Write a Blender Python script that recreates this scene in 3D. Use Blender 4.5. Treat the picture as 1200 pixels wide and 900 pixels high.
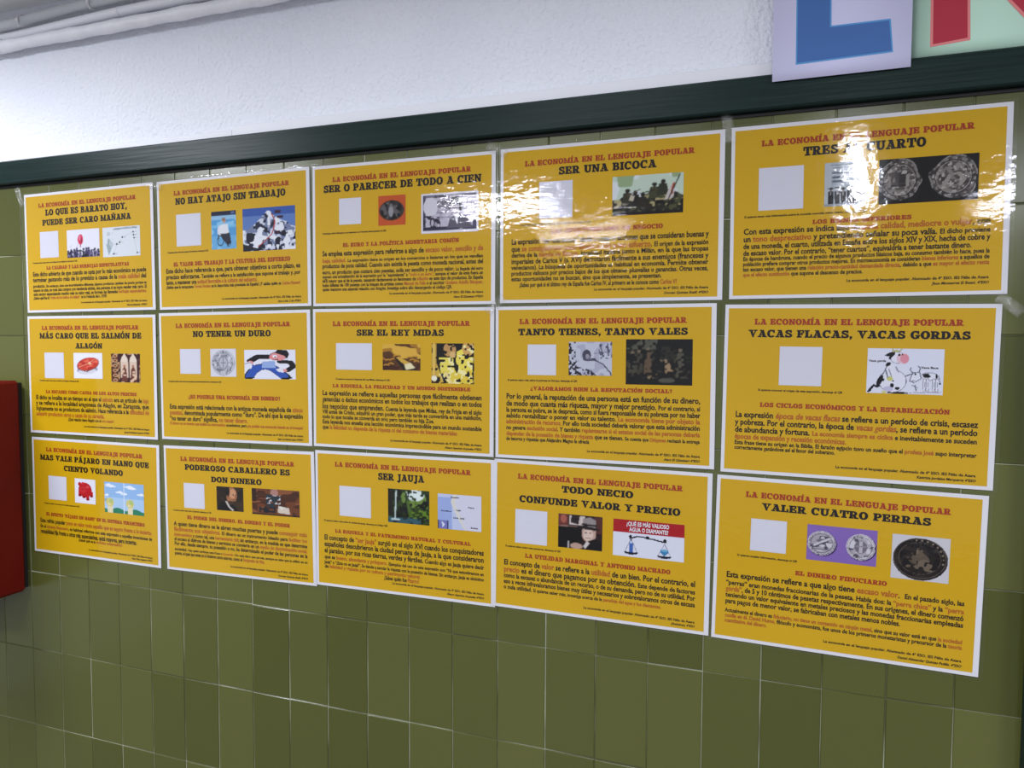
import bpy, math, random
import numpy as np
from mathutils import Matrix, Vector

S = bpy.context.scene
for o in list(bpy.data.objects):
    bpy.data.objects.remove(o, do_unlink=True)

# ---------------------------------------------------------------- camera
CAM = Vector((0.7406, -1.3668, 1.62))
cd = bpy.data.cameras.new('camera')
cd.sensor_width = 36.0
cd.lens = 36.0 * 867.92 / 1200.0
cd.clip_start = 0.02
cam = bpy.data.objects.new('camera', cd)
S.collection.objects.link(cam)
RV = Matrix(((0.94042582, 0.33996978, 0.00445194),
             (0.0216905, -0.04692274, -0.998663),
             (-0.33930634, 0.93926503, -0.05150147)))   # rows: right, down, forward
cam.matrix_world = Matrix.Translation(CAM) @ Matrix((
    (RV[0][0], -RV[1][0], -RV[2][0]),
    (RV[0][1], -RV[1][1], -RV[2][1]),
    (RV[0][2], -RV[1][2], -RV[2][2]))).to_4x4()
S.camera = cam

# ---------------------------------------------------------------- world, lamps, exposure
W = bpy.data.worlds.new('hall')
S.world = W
W.use_nodes = True
bg = W.node_tree.nodes['Background']
bg.inputs[0].default_value = (0.91, 0.94, 1.04, 1)
bg.inputs[1].default_value = 0.44
S.view_settings.view_transform = 'Standard'
S.view_settings.look = 'None'
S.view_settings.gamma = 1.0
S.view_settings.use_curve_mapping = False
S.view_settings.exposure = 0.14

def ceiling_or_fill_lamp(name, x, y, sx, sy, power, z=2.43, col=(0.93, 0.96, 1.06)):
    l = bpy.data.lights.new(name, 'AREA')
    l.shape = 'RECTANGLE'; l.size = sx; l.size_y = sy
    l.energy = power; l.color = col
    o = bpy.data.objects.new(name, l)
    o.location = (x, y, z)
    S.collection.objects.link(o)
    return o

ceiling_or_fill_lamp('ceiling_or_fill_lamp', -1.40, -1.00, 0.6, 0.6, 37)
ceiling_or_fill_lamp('ceiling_or_fill_lamp', 0.20, -0.95, 0.6, 0.4, 6)  # added fill to brighten the middle of the upper wall, not a known lamp
ceiling_or_fill_lamp('ceiling_or_fill_lamp', 2.40, -1.10, 0.6, 0.6, 38)  # unseen fill added to light the right-hand posters and wall
ceiling_or_fill_lamp('ceiling_or_fill_lamp', -0.80, -2.75, 0.66, 0.46, 52)
ceiling_or_fill_lamp('ceiling_or_fill_lamp', -0.60, -3.85, 0.60, 0.30, 24)
tube = ceiling_or_fill_lamp('ceiling_or_fill_lamp', 1.09, -2.75, 0.075, 1.9, 34)
tube.rotation_euler = (0, 0, math.radians(6))
ceiling_or_fill_lamp('ceiling_or_fill_lamp', 1.85, -3.25, 0.16, 1.2, 30)

# ---------------------------------------------------------------- materials
def mat(name):
    m = bpy.data.materials.new(name); m.use_nodes = True
    nt = m.node_tree; b = nt.nodes['Principled BSDF']
    return m, nt, b
def N(nt, t, **kw):
    n = nt.nodes.new(t)
    for k, v in kw.items():
        setattr(n, k, v)
    return n
def plain(name, col, rough=0.5, spec=0.5, metallic=0.0):
    m, nt, b = mat(name)
    b.inputs['Base Color'].default_value = (*col, 1)
    b.inputs['Roughness'].default_value = rough
    b.inputs['Specular IOR Level'].default_value = spec
    b.inputs['Metallic'].default_value = metallic
    return m
def noise_bump(nt, b, scale, strength, dist, detail=3, coord='Object', extra=None):
    tc = N(nt, 'ShaderNodeTexCoord')
    n = N(nt, 'ShaderNodeTexNoise'); n.inputs['Scale'].default_value = scale; n.inputs['Detail'].default_value = detail
    nt.links.new(tc.outputs[coord], n.inputs['Vector'])
    bp = N(nt, 'ShaderNodeBump'); bp.inputs['Strength'].default_value = strength; bp.inputs['Distance'].default_value = dist
    nt.links.new(n.outputs['Fac'], bp.inputs['Height'])
    nt.links.new(bp.outputs['Normal'], b.inputs['Normal'])
    return tc, n, bp
def noisy_colour(nt, b, tc, scale, c0, c1, lo=0.35, hi=0.65, detail=4):
    n = N(nt, 'ShaderNodeTexNoise'); n.inputs['Scale'].default_value = scale; n.inputs['Detail'].default_value = detail
    nt.links.new(tc.outputs['Object'], n.inputs['Vector'])
    r = N(nt, 'ShaderNodeValToRGB')
    r.color_ramp.elements[0].position = lo; r.color_ramp.elements[0].color = (*c0, 1)
    r.color_ramp.elements[1].position = hi; r.color_ramp.elements[1].color = (*c1, 1)
    nt.links.new(n.outputs['Fac'], r.inputs['Fac'])
    nt.links.new(r.outputs['Color'], b.inputs['Base Color'])
    return r

# white textured plaster
M_plaster, nt, b = mat('white_plaster')
b.inputs['Roughness'].default_value = 0.75; b.inputs['Specular IOR Level'].default_value = 0.25
tc, n, bp = noise_bump(nt, b, 110, 1.0, 0.0060, 3)
noisy_colour(nt, b, tc, 3.0, (0.78, 0.80, 0.87), (0.82, 0.84, 0.90))
# ceiling paint
M_ceil, nt, b = mat('grey_ceiling_paint')
b.inputs['Roughness'].default_value = 0.9
tc, n, bp = noise_bump(nt, b, 60, 0.3, 0.002, 3)
noisy_colour(nt, b, tc, 2.0, (0.86, 0.87, 0.87), (0.90, 0.91, 0.91))
# floor terrazzo
M_floor, nt, b = mat('floor_terrazzo')
b.inputs['Roughness'].default_value = 0.35
tc, n, bp = noise_bump(nt, b, 40, 0.05, 0.001, 3)
noisy_colour(nt, b, tc, 60.0, (0.12, 0.11, 0.10), (0.22, 0.21, 0.19))
# olive glazed tile
M_tile, nt, b = mat('olive_glazed_tile')
b.inputs['Roughness'].default_value = 0.22; b.inputs['Specular IOR Level'].default_value = 0.4
tc, n, bp = noise_bump(nt, b, 9, 0.10, 0.004, 2)
geo = N(nt, 'ShaderNodeNewGeometry')
r = N(nt, 'ShaderNodeValToRGB')
r.color_ramp.elements[0].color = (0.064, 0.071, 0.014, 1)
r.color_ramp.elements[1].color = (0.096, 0.104, 0.027, 1)
nt.links.new(geo.outputs['Random Per Island'], r.inputs['Fac'])
n2 = N(nt, 'ShaderNodeTexNoise'); n2.inputs['Scale'].default_value = 700; n2.inputs['Detail'].default_value = 2
nt.links.new(tc.outputs['Object'], n2.inputs['Vector'])
mx = N(nt, 'ShaderNodeMix', data_type='RGBA', blend_type='MULTIPLY'); mx.inputs['Factor'].default_value = 0.35
nt.links.new(r.outputs['Color'], mx.inputs['A']); nt.links.new(n2.outputs['Color'], mx.inputs['B'])
sc = N(nt, 'ShaderNodeMix', data_type='RGBA', blend_type='MIX'); sc.inputs['Factor'].default_value = 0.55
nt.links.new(mx.outputs['Result'], sc.inputs['A']); nt.links.new(r.outputs['Color'], sc.inputs['B'])
nt.links.new(sc.outputs['Result'], b.inputs['Base Color'])
# grout
M_grout, nt, b = mat('pale_grout')
b.inputs['Roughness'].default_value = 0.9
tc = N(nt, 'ShaderNodeTexCoord')
noisy_colour(nt, b, tc, 4.0, (0.065, 0.07, 0.03), (0.42, 0.44, 0.32), 0.42, 0.66, 3)
# dark green paint
def green_paint(name):
    m, nt, b = mat(name)
    b.inputs['Roughness'].default_value = 0.33; b.inputs['Specular IOR Level'].default_value = 0.12
    tc = N(nt, 'ShaderNodeTexCoord'); mp = N(nt, 'ShaderNodeMapping'); mp.inputs['Scale'].default_value = (6, 60, 150)
    nt.links.new(tc.outputs['Object'], mp.inputs['Vector'])
    n = N(nt, 'ShaderNodeTexNoise'); n.inputs['Scale'].default_value = 1.0; n.inputs['Detail'].default_value = 4
    nt.links.new(mp.outputs['Vector'], n.inputs['Vector'])
    bp = N(nt, 'ShaderNodeBump'); bp.inputs['Strength'].default_value = 0.35; bp.inputs['Distance'].default_value = 0.0015
    nt.links.new(n.outputs['Fac'], bp.inputs['Height']); nt.links.new(bp.outputs['Normal'], b.inputs['Normal'])
    r = N(nt, 'ShaderNodeValToRGB')
    r.color_ramp.elements[0].position = 0.3; r.color_ramp.elements[0].color = (0.006, 0.0165, 0.0145, 1)
    r.color_ramp.elements[1].position = 0.72; r.color_ramp.elements[1].color = (0.010, 0.024, 0.021, 1)
    nt.links.new(n.outputs['Fac'], r.inputs['Fac']); nt.links.new(r.outputs['Color'], b.inputs['Base Color'])
    return m
M_rail = green_paint('dark_green_gloss_paint')
M_strip = plain('white_painted_wood', (0.74, 0.75, 0.79), 0.5, 0.4)
# pipes
M_pipe, nt, b = mat('lumpy_white_pipe_paint')
b.inputs['Roughness'].default_value = 0.45
tc, n, bp = noise_bump(nt, b, 55, 0.6, 0.004, 3)
noisy_colour(nt, b, tc, 20, (0.80, 0.81, 0.85), (0.87, 0.88, 0.92))
M_pvc = plain('smooth_white_pipe_paint', (0.86, 0.87, 0.92), 0.4)
M_cond = plain('grey_corrugated_plastic', (0.68, 0.71, 0.74), 0.45)
M_tie = plain('white_nylon', (0.80, 0.80, 0.82), 0.4)
# red cabinet
M_red, nt, b = mat('dark_red_enamel')
b.inputs['Roughness'].default_value = 0.5; b.inputs['Specular IOR Level'].default_value = 0.15
tc, n, bp = noise_bump(nt, b, 30, 0.06, 0.002, 2)
noisy_colour(nt, b, tc, 5, (0.100, 0.0045, 0.002), (0.125, 0.006, 0.003))
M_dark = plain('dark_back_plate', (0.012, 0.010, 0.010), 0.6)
# paper and inks
M_paper = plain('white_paper', (0.57, 0.565, 0.60), 0.6, 0.2)
M_yellow, nt, b = mat('yellow_print')
b.inputs['Roughness'].default_value = 0.6; b.inputs['Specular IOR Level'].default_value = 0.15
tc = N(nt, 'ShaderNodeTexCoord')
noisy_colour(nt, b, tc, 2.5, (0.460, 0.272, 0.001), (0.492, 0.294, 0.002), 0.3, 0.7, 2)
def ink(name, col):
    return plain(name, col, 0.6, 0.1)
M_black = ink('black_ink', (0.008, 0.006, 0.007))
M_redink = ink('red_ink', (0.27, 0.026, 0.009))
M_orange = ink('orange_red_ink', (0.33, 0.080, 0.012))
M_white_ink = ink('white_ink', (0.60, 0.60, 0.65))
M_patch = ink('blank_white_patch', (0.50, 0.50, 0.565))
M_pic, nt, b = mat('picture_inks')
b.inputs['Roughness'].default_value = 0.6; b.inputs['Specular IOR Level'].default_value = 0.1
at_ = N(nt, 'ShaderNodeAttribute', attribute_name='ink', attribute_type='GEOMETRY')
nt.links.new(at_.outputs['Color'], b.inputs['Base Color'])
# laminating film: clear, glossy, slightly rippled
M_film = bpy.data.materials.new('clear_laminate'); M_film.use_nodes = True
nt = M_film.node_tree; nt.nodes.remove(nt.nodes['Principled BSDF'])
out = nt.nodes['Material Output']
tr = N(nt, 'ShaderNodeBsdfTransparent'); tr.inputs[0].default_value = (1, 1, 1, 1)
gl = N(nt, 'ShaderNodeBsdfAnisotropic'); gl.inputs['Roughness'].default_value = 0.06
fr = N(nt, 'ShaderNodeFresnel')
gb = N(nt, 'ShaderNodeNewGeometry')                     # a thin film reflects alike from both sides
mi = N(nt, 'ShaderNodeMix', data_type='FLOAT'); mi.inputs['A'].default_value = 1.5; mi.inputs['B'].default_value = 1 / 1.5
nt.links.new(gb.outputs['Backfacing'], mi.inputs['Factor']); nt.links.new(mi.outputs['Result'], fr.inputs['IOR'])
mixs = N(nt, 'ShaderNodeMixShader')
tc = N(nt, 'ShaderNodeTexCoord')
mp = N(nt, 'ShaderNodeMapping'); mp.inputs['Scale'].default_value = (40, 40, 80)
nz = N(nt, 'ShaderNodeTexNoise'); nz.inputs['Scale'].default_value = 1.0; nz.inputs['Detail'].default_value = 3
nt.links.new(tc.outputs['Object'], mp.inputs['Vector']); nt.links.new(mp.outputs['Vector'], nz.inputs['Vector'])
bp = N(nt, 'ShaderNodeBump'); bp.inputs['Strength'].default_value = 0.15; bp.inputs['Distance'].default_value = 0.0022
nt.links.new(nz.outputs['Fac'], bp.inputs['Height'])
nt.links.new(bp.outputs['Normal'], gl.inputs['Normal']); nt.links.new(bp.outputs['Normal'], fr.inputs['Normal'])
nt.links.new(fr.outputs['Fac'], mixs.inputs['Fac'])
nt.links.new(tr.outputs[0], mixs.inputs[1]); nt.links.new(gl.outputs[0], mixs.inputs[2])
nt.links.new(mixs.outputs[0], out.inputs['Surface'])

M_tape = bpy.data.materials.new('crinkled_clear_tape'); M_tape.use_nodes = True
nt = M_tape.node_tree; nt.nodes.remove(nt.nodes['Principled BSDF']); out = nt.nodes['Material Output']
tr = N(nt, 'ShaderNodeBsdfTransparent'); df = N(nt, 'ShaderNodeBsdfDiffuse'); df.inputs[0].default_value = (.75, .75, .72, 1)
gl = N(nt, 'ShaderNodeBsdfAnisotropic'); gl.inputs['Roughness'].default_value = 0.12
tc = N(nt, 'ShaderNodeTexCoord'); nz = N(nt, 'ShaderNodeTexNoise'); nz.inputs['Scale'].default_value = 160; nz.inputs['Detail'].default_value = 3
nt.links.new(tc.outputs['Object'], nz.inputs['Vector'])
bp = N(nt, 'ShaderNodeBump'); bp.inputs['Strength'].default_value = 0.9; bp.inputs['Distance'].default_value = 0.003
nt.links.new(nz.outputs['Fac'], bp.inputs['Height']); nt.links.new(bp.outputs['Normal'], gl.inputs['Normal'])
m1 = N(nt, 'ShaderNodeMixShader'); m1.inputs['Fac'].default_value = 0.03
m2_ = N(nt, 'ShaderNodeMixShader'); m2_.inputs['Fac'].default_value = 0.045
nt.links.new(tr.outputs[0], m1.inputs[1]); nt.links.new(df.outputs[0], m1.inputs[2])
nt.links.new(m1.outputs[0], m2_.inputs[1]); nt.links.new(gl.outputs[0], m2_.inputs[2]); nt.links.new(m2_.outputs[0], out.inputs['Surface'])

# ---------------------------------------------------------------- helpers
def link(o, parent=None):
    S.collection.objects.link(o)
    if parent is not None:
        o.parent = parent
    return o
def mesh_obj(name, verts, faces, material, parent=None, smooth=False):
    me = bpy.data.meshes.new(name)
    me.from_pydata([tuple(v) for v in verts], [], [tuple(f) for f in faces])
    me.materials.append(material)
    if smooth:
        me.polygons.foreach_set('use_smooth', [True] * len(me.polygons))
    me.update()
    return link(bpy.data.objects.new(name, me), parent)
def tag(o, label=None, cat=None, group=None, kind=None):
    if label: o['label'] = label
    if cat: o['category'] = cat
    if group: o['group'] = group
    if kind: o['kind'] = kind
    return o
def empty(name, loc, roty=0.0):
    o = bpy.data.objects.new(name, None); o.empty_display_size = 0.05
    o.location = loc; o.rotation_euler = (0, roty, 0)
    return link(o)
class MB:
    """collects boxes, prisms and tubes into one mesh"""
    def __init__(s): s.v = []; s.f = []
    def add(s, vs, fs):
        k = len(s.v); s.v += [tuple(v) for v in vs]; s.f += [tuple(i + k for i in f) for f in fs]
    def box(s, x0, y0, z0, x1, y1, z1, c=0.0):
        # chamfered box (chamfer c on all edges)
        if c <= 0:
            vs = [(x, y, z) for x in (x0, x1) for y in (y0, y1) for z in (z0, z1)]
            s.add(vs, [(0, 1, 3, 2), (4, 6, 7, 5), (0, 4, 5, 1), (2, 3, 7, 6), (0, 2, 6, 4), (1, 5, 7, 3)]); return
        import itertools
        vs = []; idx = {}
        for sx in (0, 1):
            for sy in (0, 1):
                for sz in (0, 1):
                    X = (x0, x1)[sx]; Y = (y0, y1)[sy]; Z = (z0, z1)[sz]
                    dx = c if sx == 0 else -c; dy = c if sy == 0 else -c; dz = c if sz == 0 else -c
                    for ax, p in enumerate(((X, Y + dy, Z + dz), (X + dx, Y, Z + dz), (X + dx, Y + dy, Z))):
                        idx[(sx, sy, sz, ax)] = len(vs); vs.append(p)
        fs = []
        g = lambda a, b_, c_, ax: idx[(a, b_, c_, ax)]
        for e in (0, 1):
            q = [g(e, 0, 0, 0), g(e, 1, 0, 0), g(e, 1, 1, 0), g(e, 0, 1, 0)]; fs.append(q if e else q[::-1])
            q = [g(0, e, 0, 1), g(0, e, 1, 1), g(1, e, 1, 1), g(1, e, 0, 1)]; fs.append(q if e else q[::-1])
            q = [g(0, 0, e, 2), g(1, 0, e, 2), g(1, 1, e, 2), g(0, 1, e, 2)]; fs.append(q if e else q[::-1])
        for a in (0, 1):
            for b_ in (0, 1):
                q = [g(a, b_, 0, 0), g(a, b_, 1, 0), g(a, b_, 1, 1), g(a, b_, 0, 1)]; fs.append(q if (a ^ b_) else q[::-1])
                q = [g(a, 0, b_, 0), g(a, 0, b_, 2), g(a, 1, b_, 2), g(a, 1, b_, 0)]; fs.append(q if (a ^ b_) else q[::-1])
                q = [g(0, a, b_, 1), g(1, a, b_, 1), g(1, a, b_, 2), g(0, a, b_, 2)]; fs.append(q if (a ^ b_) else q[::-1])
                for c_ in (0, 1):
                    q = [g(a, b_, c_, 0), g(a, b_, c_, 1), g(a, b_, c_, 2)]; fs.append(q if (a ^ b_ ^ c_) else q[::-1])
        s.add(vs, fs)
    def tube(s, pts, rad, seg=16, caps=True):
        pts = [Vector(p) for p in pts]; n = len(pts)
        rad = rad if callable(rad) else (lambda i, r=rad: r)
        vs = []; fs = []
        for i, p in enumerate(pts):
            t = (pts[min(i + 1, n - 1)] - pts[max(i - 1, 0)]).normalized()
            up = Vector((0, 0, 1)) if abs(t.z) < 0.9 else Vector((0, 1, 0))
            a = t.cross(up).normalized(); c = a.cross(t)
            for k in range(seg):
                w = 2 * math.pi * k / seg
                vs.append(p + (a * math.cos(w) + c * math.sin(w)) * rad(i))
        for i in range(n - 1):
            for k in range(seg):
                k2 = (k + 1) % seg
                fs.append((i * seg + k, (i + 1) * seg + k, (i + 1) * seg + k2, i * seg + k2))
        if caps:
            fs.append(tuple(range(seg))); fs.append(tuple((n - 1) * seg + k for k in reversed(range(seg))))
        s.add(vs, fs)
    def build(s, name, material, parent=None, smooth=False):
        return mesh_obj(name, s.v, s.f, material, parent, smooth)

# ---------------------------------------------------------------- structure
def struct(o): o['kind'] = 'structure'; return o
RAIL_B, RAIL_T = 2.0225, 2.0795
WX0, WX1, CEIL = -2.6, 2.6, 2.455
m = MB(); m.box(WX0, 0.0, RAIL_B + 0.01, WX1, 0.12, CEIL)
struct(m.build('wall_back', M_plaster))
m = MB(); m.box(WX0, -5.5, CEIL, WX1 + 1.0, 0.12, CEIL + 0.1)
struct(m.build('ceiling', M_ceil))
m = MB(); m.box(WX0, -5.5, -0.1, WX1 + 1.0, 0.12, 0.0)
struct(m.build('floor', M_floor))
# tiled dado
TPX, TPZ, TX0, TZ0 = 0.10027, 0.20435, 0.0188, 1.0270
m = MB(); m.box(WX0, 0.0, 0.0, 1.20, 0.12, RAIL_B + 0.0099)
m2 = m.build('wall_dado', M_grout); struct(m2)
random.seed(5)
m = MB(); g = 0.0008
for i in range(-26, 12):
    for j in range(-6, 6):
        x0 = TX0 + i * TPX; x1 = x0 + TPX; z0 = TZ0 + j * TPZ; z1 = z0 + TPZ
        if x1 > 1.125 or z1 < 0.1 or x0 < WX0: continue
        z0 = max(z0, 0.004); z1 = min(z1, RAIL_B + 0.009)
        if z1 - z0 < 0.01: continue
        jx = random.uniform(-.0005, .0005); jz = random.uniform(-.0008, .0008)
        a, b_, c_, d_ = x0 + g + jx, x1 - g + jx, z0 + g + jz, z1 - g + jz
        e = 0.0012
        ty = random.uniform(-.0002, .0002); tx = random.uniform(-.0002, .0002); yb = -0.0016
        f = lambda u, w: yb + ty * u + tx * w
        vs = [(a, -0.0002, c_), (b_, -0.0002, c_), (b_, -0.0002, d_), (a, -0.0002, d_),
              (a + e, f(-1, -1), c_ + e), (b_ - e, f(1, -1), c_ + e), (b_ - e, f(1, 1), d_ - e), (a + e, f(-1, 1), d_ - e)]
        m.add(vs, [(4, 5, 6, 7), (0, 1, 5, 4), (1, 2, 6, 5), (2, 3, 7, 6), (3, 0, 4, 7)])
o = m.build('tiling', M_tile, m2)
# dark strip standing in for the shadow band right under the rail
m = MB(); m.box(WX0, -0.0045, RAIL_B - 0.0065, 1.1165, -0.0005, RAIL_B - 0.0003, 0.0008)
struct(m.build('rail_shadow_strip', M_dark))
# green painted rail, white strips above, green door casing on the right
m = MB(); m.box(WX0, -0.022, RAIL_B, WX1, 0.0, RAIL_T, 0.003)
struct(m.build('trim_1', M_rail))
m = MB(); m.box(WX0, -0.007, RAIL_T, -0.4145, 0.0, RAIL_T + 0.017, 0.0015)
struct(m.build('trim_2', M_strip))
m = MB(); m.box(-0.4125, -0.010, RAIL_T, WX1, 0.0, RAIL_T + 0.024, 0.0015)
struct(m.build('trim_3', M_strip))
m = MB(); m.box(1.1165, -0.030, 0.0, 1.20, 0.0, RAIL_B, 0.003)
struct(m.build('trim_4', M_rail))
# ---------------------------------------------------------------- lettering
# slab-serif capitals, cap height 1, drawn as overlapping quads and ring sectors
def _r(x0, y0, x1, y1): return [(x0, y0), (x1, y0), (x1, y1), (x0, y1)]
def _ring(cx, cy, rx, ry, ix, iy, a0, a1, n=14, dx=0.0):
    o = []
    for k in range(n):
        t0 = math.radians(a0 + (a1 - a0) * k / n); t1 = math.radians(a0 + (a1 - a0) * (k + 1) / n)
        o.append([(cx + dx + ix * math.cos(t0), cy + iy * math.sin(t0)), (cx + rx * math.cos(t0), cy + ry * math.sin(t0)),
                  (cx + rx * math.cos(t1), cy + ry * math.sin(t1)), (cx + dx + ix * math.cos(t1), cy + iy * math.sin(t1))])
    return o
def _stroke(pts, w):
    o = []
    for i in range(len(pts) - 1):
        (x0, y0), (x1, y1) = pts[i], pts[i + 1]
        d = math.hypot(x1 - x0, y1 - y0); nx, ny = -(y1 - y0) / d * w / 2, (x1 - x0) / d * w / 2
        ex, ey = (x1 - x0) / d * w * .12, (y1 - y0) / d * w * .12
        o.append([(x0 - ex - nx, y0 - ey - ny), (x1 + ex - nx, y1 + ey - ny), (x1 + ex + nx, y1 + ey + ny), (x0 - ex + nx, y0 - ey + ny)])
    return o
_S = []
for k in range(0, 15):
    t = math.radians(25 + 235 * k / 14); _S.append((.44 + .29 * math.cos(t), .735 + .175 * math.sin(t)))
for k in range(1, 15):
    t = math.radians(80 - 240 * k / 14); _S.append((.43 + .32 * math.cos(t), .275 + .185 * math.sin(t)))
_O = _ring(.5, .5, .50, .53, .21, .35, 0, 360, 28)
SLAB = {
 'A': (1.10, [[(.08, 0), (.26, 0), (.60, 1), (.43, 1)], [(.68, 0), (1.0, 0), (.70, 1), (.40, 1)], _r(.26, .26, .78, .40), _r(0, 0, .42, .16), _r(.58, 0, 1.10, .16), _r(.27, .84, .66, 1)]),
 'B': (.95, [_r(.1, 0, .38, 1), _r(0, .84, .5, 1), _r(0, 0, .5, .16), _r(.1, .44, .5, .57)] + _ring(.5, .74, .35, .26, .10, .11, -90, 90) + _ring(.5, .285, .42, .285, .15, .14, -90, 90)),
 'C': (.96, _ring(.5, .5, .50, .53, .22, .35, 42, 322, 24) + [_r(.78, .58, .90, 1.0)]),
 'D': (1.02, [_r(.1, 0, .38, 1), _r(0, .84, .46, 1), _r(0, 0, .46, .16)] + _ring(.45, .5, .55, .50, .25, .34, -90, 90, 18)),
 'E': (.92, [_r(.1, 0, .38, 1), _r(0, .84, .84, 1), _r(0, 0, .88, .16), _r(.3, .43, .66, .57), _r(.70, .62, .84, 1), _r(.74, 0, .88, .40), _r(.54, .32, .66, .68)]),
 'F': (.88, [_r(.1, 0, .38, 1), _r(0, .84, .84, 1), _r(0, 0, .54, .16), _r(.3, .43, .66, .57), _r(.70, .60, .84, 1), _r(.54, .32, .66, .68)]),
 'G': (1.04, _ring(.5, .5, .50, .53, .22, .35, 42, 330, 24) + [_r(.78, .60, .90, 1.0), _r(.66, .06, .92, .48), _r(.54, .36, 1.02, .50)]),
 'H': (1.06, [_r(.1, 0, .38, 1), _r(.68, 0, .96, 1), _r(0, .84, .48, 1), _r(0, 0, .48, .16), _r(.58, .84, 1.06, 1), _r(.58, 0, 1.06, .16), _r(.3, .43, .75, .58)]),
 'I': (.50, [_r(.11, 0, .39, 1), _r(0, .84, .50, 1), _r(0, 0, .50, .16)]),
 'J': (.70, [_r(.30, .16, .58, 1), _r(.14, .84, .70, 1)] + _ring(.28, .10, .30, .34, .03, .17, -165, 12, 12)),
 'L': (.88, [_r(.1, 0, .38, 1), _r(0, .84, .52, 1), _r(0, 0, .84, .16), _r(.69, 0, .84, .46)]),
 'M': (1.28, [_r(.1, 0, .29, 1), _r(.90, 0, 1.18, 1), [(.1, 1), (.40, 1), (.72, .22), (.58, 0)], [(1.18, 1), (.92, 1), (.58, 0), (.70, .10)], _r(0, .84, .36, 1), _r(.94, .84, 1.28, 1), _r(0, 0, .42, .16), _r(.78, 0, 1.28, .16)]),
 'N': (1.06, [_r(.1, 0, .29, 1), _r(.76, 0, .95, 1), [(.08, 1), (.42, 1), (.95, 0), (.64, 0)], _r(0, .84, .36, 1), _r(.62, .84, 1.06, 1), _r(0, 0, .44, .16)]),
 'O': (1.02, _O),
 'P': (.92, [_r(.1, 0, .38, 1), _r(0, .84, .5, 1), _r(0, 0, .56, .16), _r(.1, .38, .5, .52)] + _ring(.5, .69, .41, .31, .14, .15, -90, 90)),
 'Q': (1.02, _O + [[(.44, .22), (.62, .22), (.96, -.16), (.68, -.16)]]),
 'R': (1.06, [_r(.1, 0, .38, 1), _r(0, .84, .5, 1), _r(0, 0, .48, .16), _r(.1, .40, .5, .53)] + _ring(.5, .70, .40, .30, .14, .14, -90, 90) + [[(.42, .46), (.70, .46), (.96, 0), (.66, 0)], _r(.62, 0, 1.06, .16)]),
 'S': (.86, _stroke(_S, .21) + [_r(.66, .62, .78, 1), _r(.05, 0, .17, .40)]),
 'T': (.98, [_r(.35, 0, .63, 1), _r(0, .84, .98, 1), _r(0, .56, .15, 1), _r(.83, .56, .98, 1), _r(.20, 0, .78, .16)]),
 'U': (1.04, [_r(.1, .36, .38, 1), _r(.74, .36, .93, 1), _r(0, .84, .48, 1), _r(.62, .84, 1.04, 1)] + _ring(.515, .37, .415, .39, .18, .21, 180, 360, 14, .04)),
 'V': (1.08, [[(.10, 1), (.42, 1), (.66, 0), (.44, 0)], [(.98, 1), (.80, 1), (.46, 0), (.60, 0)], _r(0, .84, .52, 1), _r(.66, .84, 1.08, 1)]),
 'X': (1.06, [[(.10, 1), (.44, 1), (.96, 0), (.62, 0)], [(.94, 1), (.76, 1), (.12, 0), (.30, 0)], _r(0, .84, .50, 1), _r(.62, .84, 1.06, 1), _r(0, 0, .42, .16), _r(.54, 0, 1.06, .16)]),
 'Y': (1.06, [[(.08, 1), (.40, 1), (.66, .42), (.40, .42)], [(.98, 1), (.78, 1), (.46, .42), (.64, .42)], _r(.39, 0, .67, .50), _r(0, .84, .48, 1), _r(.64, .84, 1.06, 1), _r(.24, 0, .82, .16)]),
 'Z': (.90, [_r(.04, .84, .86, 1), _r(.02, 0, .88, .16), [(.52, .84), (.86, .84), (.36, .16), (.02, .16)], _r(.04, .60, .18, 1), _r(.74, 0, .88, .40)]),
 ',': (.36, [_r(.06, 0, .30, .23), [(.12, 0), (.30, .02), (.16, -.22), (.07, -.18)]]),
 '.': (.36, [_r(.06, 0, .30, .23)]),
 '“': (.46, [[(.04, .66), (.20, .66), (.20, 1), (.10, 1)], [(.25, .66), (.41, .66), (.41, 1), (.31, 1)]]),
 '”': (.46, [[(.09, .66), (.16, .66), (.20, 1), (.04, 1)], [(.30, .66), (.37, .66), (.41, 1), (.25, 1)]]),
 '?': (.72, _stroke([(.12, .72), (.17, .87), (.34, .92), (.50, .84), (.52, .68), (.38, .52), (.34, .32)], .2) + [_r(.23, 0, .46, .20)]),
 ' ': (.44, []),
}
SLAB['¿'] = (.72, [[(.70 - x, .78 - y) for x, y in q] for q in SLAB['?'][1]])
for ch, base in (('Á', 'A'), ('É', 'E'), ('Í', 'I'), ('Ó', 'O'), ('Ú', 'U')):
    w, q = SLAB[base]; c = w / 2
    SLAB[ch] = (w, q + [[(c - .06, 1.07), (c + .10, 1.07), (c + .28, 1.30), (c + .02, 1.30)]])
SLAB['Ñ'] = (1.06, SLAB['N'][1] + [_r(.28, 1.08, .80, 1.22)])

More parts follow.
